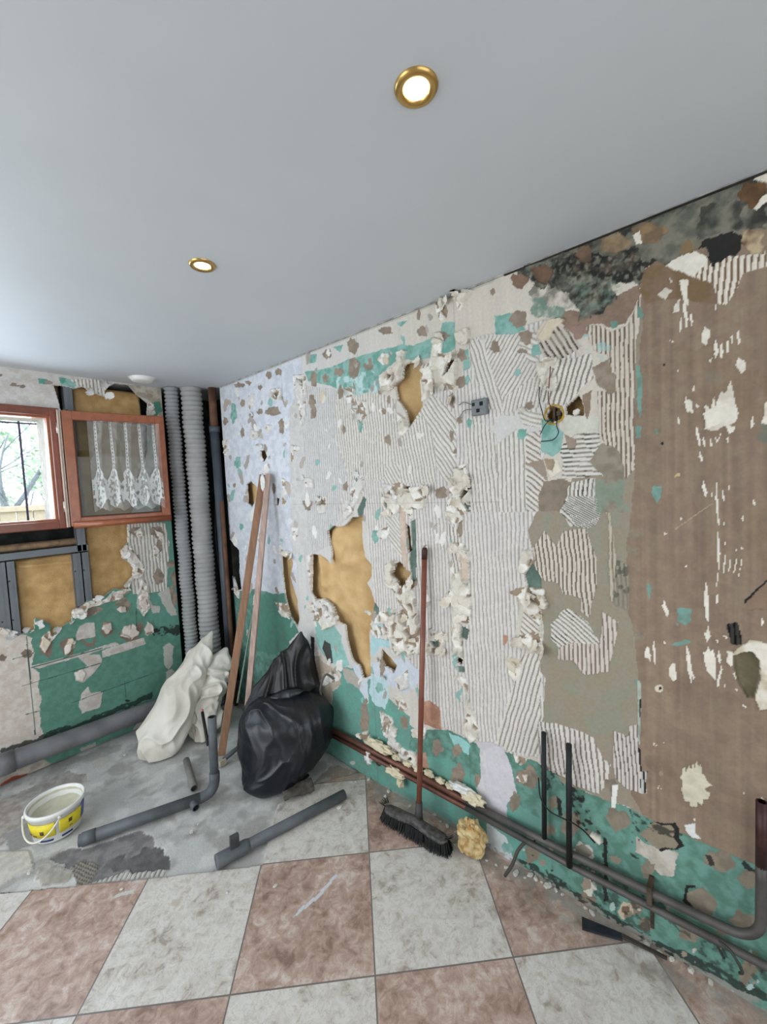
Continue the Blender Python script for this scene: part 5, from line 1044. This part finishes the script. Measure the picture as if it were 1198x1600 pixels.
def S_at(px, py, y, rx, ry): q = at(px, py, 1, y); return (q[0], q[1], max(q[2], .004), rx, ry, A0)
sack('sack_body', [S_at(254, 1186, .44, .05, .03), S_at(252, 1176, .42, .10, .08), S_at(256, 1150, .40, .135, .10), S_at(268, 1112, .37, .135, .10), S_at(284, 1075, .34, .125, .09), S_at(300, 1045, .32, .10, .07), S_at(315, 1015, .30, .07, .045), S_at(326, 995, .28, .03, .02), S_at(331, 986, .27, .006, .006)],
     M_SACK, ws, crease=.022, seed=2, freq=8, stretchz=.28, fine=.007)
sack('folded_mouth', [S_at(316, 1160, .47, .05, .04), S_at(318, 1140, .45, .075, .06), S_at(322, 1105, .42, .09, .07), S_at(330, 1070, .40, .10, .07), S_at(338, 1045, .38, .09, .06), S_at(345, 1022, .36, .05, .035), S_at(352, 1012, .35, .01, .01)],
     M_SACK, ws, crease=.028, seed=5, freq=10, stretchz=.7, fine=.008)
M_BAG = mat('black_bin_liner', (6, 6, 8), .42, var=.1, scale=5, spec=.5, bump=.15, bscale=50)
M_BAGB = mat('blue_black_bin_liner', (8, 13, 22), .38, var=.1, scale=5, spec=.55, bump=.15, bscale=50)
bb = empty('rubbish_bag', (.16, 1.02, 0)); tag(bb, 'tall black rubbish bag with a pointed top, behind the rounder bag', 'rubbish bag')
def B_at(px, py, x, rx, ry, an=A0): q = at(px, py, 0, x); return (q[0], q[1], max(q[2], .004), rx, ry, an)
sack('bag_body', [B_at(440, 1190, .20, .10, .08), B_at(442, 1170, .20, .20, .13), B_at(446, 1130, .19, .23, .14), B_at(446, 1095, .17, .215, .13), B_at(450, 1060, .14, .155, .10), B_at(458, 1030, .12, .10, .06), B_at(465, 1005, .10, .05, .035), B_at(470, 987, .09, .008, .008)],
     M_BAG, bb, crease=.026, seed=11, freq=7, stretchz=.28, fine=.005)
b2_ = empty('rubbish_bag', (.33, 1.13, 0)); tag(b2_, 'round bulging blue-black rubbish bag in front of the pointed one', 'rubbish bag')
def D_at(px, py, y, rx, ry): q = at(px, py, 1, y); return (q[0], q[1], max(q[2], .004), rx, ry, A0)
bx, by = .240, 1.185
fb = at(424, 1240, 2, 0); fc_ = (max(fb[0]-.02, .2), fb[1]-.06)
sack('bag_body', [(fc_[0]+.03, fc_[1]+.03, .004, .06, .05, A0), ((fc_[0]+bx+.09)/2, (fc_[1]+by)/2, .04, .145, .12, A0), (bx+.05, by-.01, .10, .195, .155, A0), (bx+.02, by-.02, .17, .235, .175, A0), (bx, by-.02, .25, .238, .175, A0), (bx-.01, by-.02, .33, .235, .165, A0), (bx-.02, by-.02, .385, .185, .125, A0), (bx-.02, by-.02, .415, .10, .07, A0), (bx-.02, by-.02, .425, .02, .02, A0)],
     M_BAGB, b2_, crease=.009, seed=17, freq=9, stretchz=.35, fine=.0035)
q0 = Vector((bx+.13, by-.14, .33))
# gathered neck trailing off to the left
sack('bag_neck', [(bx+.10, by-.10, .26, .05, .03, A0), (bx+.10, by-.115, .31, .06, .035, A0), (bx+.05, by-.075, .37, .07, .035, A0), (bx-.02, by-.02, .43, .08, .03, A0), (bx-.04, by+.0, .455, .03, .015, A0)], M_BAGB, b2_, n=90, m_=80, crease=.014, seed=21, freq=9, fine=.004)

# --- bucket
q = at(89, 1272, 2, .07); bc = Vector((q[0], q[1], 0))
bk = empty('bucket', (bc.x, bc.y, 0)); tag(bk, 'white plastic paste bucket with yellow label and dried residue, on the screed', 'bucket')
BH, R0, R1 = .140, .089, .107
prof = [(.0005, .0), (R0-.006, 0), (R0, .005), (R0+(R1-R0)*.86, BH*.86), (R1+.004, BH*.87), (R1+.005, BH-.006), (R1+.003, BH), (R1-.003, BH), (R1-.006, BH-.008), (R0-.004, .030), (R0-.02, .018), (.0005, .015)]
v, f_ = lathe(prof, 64, bc); bsh = pyd('bucket_shell', v, f_, M_WHT, bk)
v, f_ = lathe([(.0005, .088), (R0-.02, .086), (R0+.002, .09), (R1-.0095, .10), (R1-.0075, BH-.012)], 64, bc)
v = [Vector(a)+Vector((0, 0, .004*mnoise.noise(Vector(a)*40))) for a in v]
pyd('dried_paste', v, f_, mat('dried_paste', (206, 202, 180), .9, var=.10, scale=16, bump=.6, bscale=50), bk)
def rad(zz): return R0+(R1-R0)*zz/BH+.0012
toc = math.degrees(math.atan2(CY-bc.y, CX-bc.x))    # azimuth that faces the camera
def band(a0, a1, z0, z1, m, name, dr=0., n=24):
    vs_, fs_ = [], []
    for i in range(n+1):
        a = R(toc+a0+(a1-a0)*i/n)
        for zz in (z0, z1):
            for d_ in (0, .0008): r_ = rad(zz)+dr+d_; vs_.append((bc.x+r_*math.cos(a), bc.y+r_*math.sin(a), zz))
    for i in range(n):
        o_ = i*4; fs_ += [(o_+1, o_+5, o_+7, o_+3), (o_, o_+2, o_+6, o_+4), (o_, o_+4, o_+5, o_+1), (o_+2, o_+3, o_+7, o_+6)]
    fs_ += [(0, 1, 3, 2), (n*4, n*4+2, n*4+3, n*4+1)]
    return pyd(name, vs_, fs_, m, bsh)
M_YEL = mat('yellow_label', (226, 208, 48), .5, var=.05); M_BLU = mat('blue_print', (36, 52, 108), .5); M_TXT = mat('dark_print', (84, 66, 50), .6); M_LBW = mat('label_white', (226, 224, 214), .5); M_LBL = mat('pale_blue_print', (92, 112, 168), .5)
band(-88, -6, .036, .100, M_YEL, 'yellow_label'); band(2, 62, .036, .100, M_YEL, 'yellow_label'); band(58, 84, .040, .108, M_LBL, 'blue_label', .0006); band(-44, -12, .014, .022, M_BLU, 'blue_strip'); band(6, 32, .014, .022, M_BLU, 'blue_strip')
for (a0, a1, z0, z1) in ((-40, -31, .050, .068), (22, 30, .066, .084), (24, 31, .046, .049), (-62, -50, .042, .046), (-80, -68, .042, .046)): band(a0, a1, z0, z1, M_TXT, 'print_block', .0009, 4)
hp = []
for i in range(15):
    t = i/14; a = R(toc-92+t*96); rr = R1+.010+.010*math.sin(math.pi*t); hp.append((bc.x+rr*math.cos(a), bc.y+rr*math.sin(a), BH*.84-.075*math.sin(math.pi*min(1, t*1.02))**.8))
tubeo('handle', hp, .0035, M_LBW, bk, n=10)
for a_ in (-92, 4): a = R(toc+a_); b = BM(); bmesh.ops.create_icosphere(b, subdivisions=2, radius=.008, matrix=Matrix.Translation((bc.x+(R1+.006)*math.cos(a), bc.y+(R1+.006)*math.sin(a), BH*.84))); obj('handle_lug', b, M_LBW, bsh)

# --- loose grey waste pipes
M_PVC = mat('grey_waste_pipe', (96, 100, 104), .5, var=.14, scale=9, rgb2=(74, 78, 82))
pa = Vector(at(128, 1312, 2, .026)); pa.z = .026; pb = Vector(at(331, 1241, 2, .026)); pb.z = .028
pe = empty('elbow_pipe', (pa.x, pa.y, 0)); tag(pe, 'long grey plastic pipe on the screed with an elbow turning up beside the sack', 'pipe')
dd = (pb-pa).normalized(); corner = pb+dd*.015; tp = Vector(at(331, 1120, 2, .40)); upv = (tp-corner).normalized()
arc = []
for i in range(9):
    t = i/8; p0, p1, p2 = corner-dd*.07, corner, corner+upv*.07; arc.append(p0*(1-t)**2+p1*2*t*(1-t)+p2*t*t)
tubeo('long_run', [pa, corner-dd*.068], .0255, M_PVC, pe, n=24, inner=.86)
tubeo('elbow', [corner-dd*.10]+arc+[corner+upv*.10], .0245, M_PVC, pe, n=24)
tubeo('upright_run', [corner+upv*.07, tp], .0205, M_PVC, pe, n=24, inner=.86)
tubeo('pipe_socket', [pa, pa+dd*.05], .028, M_PVC, pe, n=24, inner=.88)
q = pa.lerp(corner, .80); s_ = Vector(at(306, 1263, 2, .02)); tubeo('tee_branch', [q, Vector((s_.x, s_.y, .022))], .017, M_PVC, pe, n=20, inner=.8)
pf = Vector(at(291, 1188, 2, .018)); pg = Vector(at(303, 1232, 2, .018)); tag(tubeo('pipe_stub', [(pf.x, pf.y, .019), (pg.x, pg.y, .019)], .0175, mat('dusty_pvc', (126, 124, 120), .65, var=.1), n=20, inner=.82), 'short dusty grey pipe stub lying behind the long elbow pipe', 'pipe')
p1_ = Vector(at(337, 1347, 2, .025)); p2_ = Vector(at(538, 1241, 2, .025)); d_ = (p2_-p1_).normalized(); sd = Vector((-d_.y, d_.x, 0))
pp = empty('straight_pipe', (p1_.x, p1_.y, 0)); tag(pp, 'straight dark grey plastic pipe with a small side stub lying across the tiles', 'pipe')
tubeo('pipe_run', [p1_+d_*.1, p2_], .0225, M_PVC, pp, n=24, inner=.86); tubeo('pipe_socket', [p1_, p1_+d_*.01, p1_+d_*.12, p1_+d_*.135], [.026, .027, .027, .023], M_PVC, pp, n=24, inner=.86)
q = p1_+d_*.075; b = BM(); box(b, (-.018, -.010, 0), (.018, .010, .070), .003); bmesh.ops.transform(b, matrix=Matrix.Translation(q+Vector((0, 0, .01))) @ Matrix.Rotation(math.atan2(d_.y, d_.x), 4, 'Z') @ Matrix.Rotation(R(8), 4, 'X'), verts=b.verts[:]); obj('side_stub', b, mat('dark_stub', (66, 68, 72), .5), pp, smooth=False)
# dark rod with pink tip, thin pipe with fitting
r0 = Vector(at(325, 1164, 0, .56)); r1 = Vector(at(316, 1113, 0, .50)); rod = empty('marker_rod', tuple(r0)); tag(rod, 'short black rod with a pink tip stuck beside the upright pipe', 'rod')
tubeo('shaft', [r0, r1], .008, M_CUB, rod, n=12); tubeo('tip', [r1, r1+(r1-r0).normalized()*.018], .0075, mat('pink_tip', (200, 120, 120), .5), rod, n=12)
g0 = Vector(at(346, 1190, 2, .02)); g1 = Vector(at(385, 1160, 2, .06)); th_ = empty('thin_pipe', tuple(g0)); tag(th_, 'thin dark pipe with a pale fitting coming out from under the round bag', 'pipe')
tubeo('pipe_run', [(g0.x, g0.y, .02), (g1.x, g1.y, .07)], .012, M_PVCD, th_, n=16); b = BM(); box(b, (g0.x-.022, g0.y-.018, .002), (g0.x+.018, g0.y+.018, .034), .004); obj('fitting', b, mat('pale_fitting', (176, 168, 148), .6), th_, smooth=False)
# dusty plate with black bracket by the bag
pl_ = Vector(at(468, 1243, 2, .0)); dp = empty('broken_bracket', (pl_.x, pl_.y, 0)); tag(dp, 'dusty dark plate with a black bracket lying between the round bag and the straight pipe', 'debris')
b = BM(); box(b, (-.075, -.035, .010), (.075, .035, .028), .006); bmesh.ops.subdivide_edges(b, edges=b.edges[:], cuts=4, use_grid_fill=True)
for v in b.verts: v.co += Vector((0, 0, .012*mnoise.noise(v.co*30)))
R_ = Matrix.Translation(pl_+Vector((-.0, -.01, .012))) @ Matrix.Rotation(A0+.35, 4, 'Z') @ Matrix.Rotation(R(8), 4, 'X'); bmesh.ops.transform(b, matrix=R_, verts=b.verts[:]); obj('plate', b, mat('dusty_plate', (92, 88, 82), .9, var=.25, scale=40, bump=.5), dp, smooth=False)
for (a, c_) in (((-.05, .0, .02), (.07, .07, .012)), ((.0, .03, .02), (.03, .085, .012)), ((-.06, .04, .012), (-.02, .02, .03))): tubeo('bracket_arm', [R_ @ Vector(a), R_ @ Vector(c_)], .008, M_CUB, dp, n=8)
# scraper on the floor at the wall foot
e0 = Vector(at(909, 1438, 2, .02)); e1 = Vector(at(972, 1462, 2, .015)); e2 = Vector(at(1042, 1500, 2, .008)); sc = empty('scraper', tuple(e0)); tag(sc, 'long dark scraper with a blue-black blade lying along the wall foot', 'scraper')
for nm, P_, rr, w_, m_ in (('blade', [e0, e1], (.032, .016), .006, mat('blue_black_blade', (50, 54, 62), .35, metal=.3, var=.15)), ('shaft', [e1, e2], (.010, .006), .006, mat('dark_shaft', (72, 64, 60), .5, var=.2))):
    a, c_ = P_; d2 = (c_-a); d2.z = 0; L2 = d2.length; d2.normalize(); s2 = Vector((-d2.y, d2.x, 0)); vs_ = []
    for p_, r_ in ((a, rr[0]), (c_, rr[1])):
        for sx, sz in ((-1, 0), (1, 0), (1, 1), (-1, 1)): vs_.append(Vector((p_.x, p_.y, .006 if nm == 'blade' else .010))+s2*r_*sx*.62+Vector((0, 0, w_*sz*1.3)))
    pyd(nm, vs_, [(0, 3, 2, 1), (4, 5, 6, 7), (0, 1, 5, 4), (1, 2, 6, 5), (2, 3, 7, 6), (3, 0, 4, 7)], m_, sc, smooth=False)
# plaster chips scattered on the floor
rnd = random.Random(12); M_CHIP = mat('plaster_chip', (206, 202, 192), .9, var=.1, scale=60)
spots = [(602, 1245), (612, 1232), (560, 1235), (556, 1222), (580, 1215), (700, 1290), (712, 1300), (690, 1282), (760, 1345), (775, 1352), (790, 1356), (806, 1366), (820, 1372), (843, 1362), (858, 1380), (880, 1395), (915, 1418), (925, 1428), (1010, 1475), (1030, 1488), (1050, 1492), (1080, 1515), (1110, 1535),
         (830, 1365), (260, 1150), (195, 1180), (300, 1300), (355, 1395), (430, 1385), (530, 1262), (548, 1258), (640, 1260), (190, 1390), (45, 1365), (310, 1288), (150, 1230), (850, 1372), (870, 1388)]
for i, (px, py) in enumerate(spots):
    q = at(px, py, 2, 0); s_ = rnd.uniform(.004, .011); b = BM(); bmesh.ops.create_icosphere(b, subdivisions=2, radius=1)
    for v in b.verts: k = 1+.5*mnoise.noise(v.co*1.5+Vector((i*3., 0, 0))); v.co = Vector((v.co.x*s_*k*1.5, v.co.y*s_*k, max(v.co.z*s_*.6*k, -s_*.3)))
    bmesh.ops.transform(b, matrix=Matrix.Translation((max(q[0], .012), q[1], s_*.3+.0005)) @ Matrix.Rotation(rnd.uniform(0, 6), 4, 'Z'), verts=b.verts[:])
    tag(obj('plaster_chip', b, M_CHIP, smooth=False), 'small crumb of white plaster lying loose on the floor', 'plaster chip', 'plaster crumbs on the floor')

# --- torn paper flaps standing off the walls (parts of the walls)
def flap(parent, P, axis, ln, wd_, direction, curl, seed, m):
    """P on the wall; direction = angle in the wall plane along which the strip runs out; it curls off the wall"""
    rnd = random.Random(seed); n, k = 12, 7; vs_ = []
    du, dv = math.cos(direction), math.sin(direction); pu, pv = -dv, du
    prof = [rnd.uniform(.55, 1.1) for _ in range(n+1)]; ofs = [rnd.gauss(0, .12) for _ in range(n+1)]
    for side in (0, 1):
        for i in range(n+1):
            t = i/n; s_ = t*ln; a = curl*t; r_ = ln/max(curl, .05); along = r_*math.sin(a); out = r_*(1-math.cos(a))+.001
            w_ = wd_*prof[i]*(1-.45*t**3)
            for j in range(k+1):
                c_ = (j/k*2-1)*w_/2+ofs[i]*wd_*.3; o_ = out+.25*wd_*(j/k-.5)**2+.0016*math.sin(j*2.1+i+seed)-side*.0012
                u_ = along*du+c_*pu; v_ = along*dv+c_*pv
                if axis == 0: vs_.append((max(P[0]+o_, -.01), P[1]+u_, min(P[2]+v_, H-.003)))
                else: vs_.append((P[0]-u_, max(P[1]+o_, -.01), min(P[2]+v_, H-.003)))
    q = (n+1)*(k+1); fs_ = []
    for i in range(n):
        for j in range(k):
            a = i*(k+1)+j; fs_ += [(a, a+1, a+k+2, a+k+1), (q+a, q+a+k+1, q+a+k+2, q+a+1)]
    for i in range(n): a = i*(k+1); fs_ += [(a, a+k+1, q+a+k+1, q+a), (a+k, q+a+k, q+a+2*k+1, a+2*k+1)]
    for j in range(k): fs_ += [(j, q+j, q+j+1, j+1), (n*(k+1)+j, n*(k+1)+j+1, q+n*(k+1)+j+1, q+n*(k+1)+j)]
    return pyd('torn_paper_flap', vs_, fs_, m, parent)
M_PAP = mat('torn_board_paper', (232, 227, 217), .9, var=.06, scale=30, bump=.3, bscale=120, rgb2=(206, 194, 176)); M_PAPC = mat('torn_board_paper_cool', (222, 220, 216), .9, var=.05, scale=30, bump=.3, bscale=120)
fl = [(650, 560, 1), (612, 600, 1), (622, 575, 1), (603, 590, 1), (668, 580, 1), (672, 610, 1), (690, 600, 1), (695, 565, 1), (705, 590, 1), (700, 625, 1), (632, 665, 1), (688, 535, 1), (722, 535, 1), (686, 480, 1), (716, 470, 1), (650, 780, 1), (640, 770, 1), (660, 768, 1), (610, 780, 1), (645, 800, 1), (612, 800, 1),
      (720, 745, 1), (726, 765, 1), (712, 780, 1), (710, 805, 1), (725, 790, 1), (718, 855, 1), (727, 880, 1), (715, 900, 1), (725, 925, 1), (708, 930, 1), (730, 960, 1), (716, 985, 1), (712, 1010, 1), (612, 885, 1), (625, 920, 1), (640, 905, 1), (635, 960, 1), (650, 1000, 1), (610, 995, 1), (620, 1010, 1),
      (815, 928, 1), (830, 935, 1), (850, 940, 1), (845, 965, 1), (832, 1000, 1), (818, 1005, 1), (838, 1010, 1), (590, 965, 0), (580, 960, 0), (510, 950, 0), (500, 945, 0), (522, 955, 0), (530, 965, 0), (555, 760, 0), (545, 800, 0), (560, 745, 0), (548, 785, 0), (470, 600, 0), (475, 625, 0), (430, 620, 0), (395, 650, 0),
      (548, 615, 0), (560, 635, 0), (565, 650, 0), (410, 700, 0), (412, 720, 0), (475, 745, 0), (500, 780, 0), (440, 860, 0), (455, 865, 0), (590, 1030, 0), (600, 1060, 0), (612, 1050, 0), (700, 995, 1), (690, 1010, 1), (605, 1140, 0), (612, 1160, 0), (630, 1180, 0), (855, 565, 1), (865, 570, 1), (862, 590, 1), (900, 640, 1), (800, 1040, 1)]
rnd = random.Random(77)
for i, (px, py, wm) in enumerate(fl):
    q = at(px, py, 0, 0); s_ = rnd.uniform(.025, .058) if wm else rnd.uniform(.02, .045)
    flap(wall_right, (.004, q[1], q[2]), 0, s_*1.3, s_*.9, rnd.uniform(-math.pi, math.pi), rnd.uniform(.7, 2.4), i, M_PAP if wm else M_PAPC)
for i, (px, py) in enumerate([(142, 618), (163, 620), (168, 606), (190, 865), (205, 885), (200, 915), (180, 925), (150, 940), (120, 955), (95, 985), (60, 970), (45, 985), (20, 985), (115, 965)]):
    q = at(px, py, 1, 0); s_ = rnd.uniform(.03, .055)
    flap(wall_left, (q[0], .003, q[2]), 1, s_*1.2, s_, rnd.uniform(-math.pi, math.pi), rnd.uniform(.7, 2.), 200+i, M_PAPC)
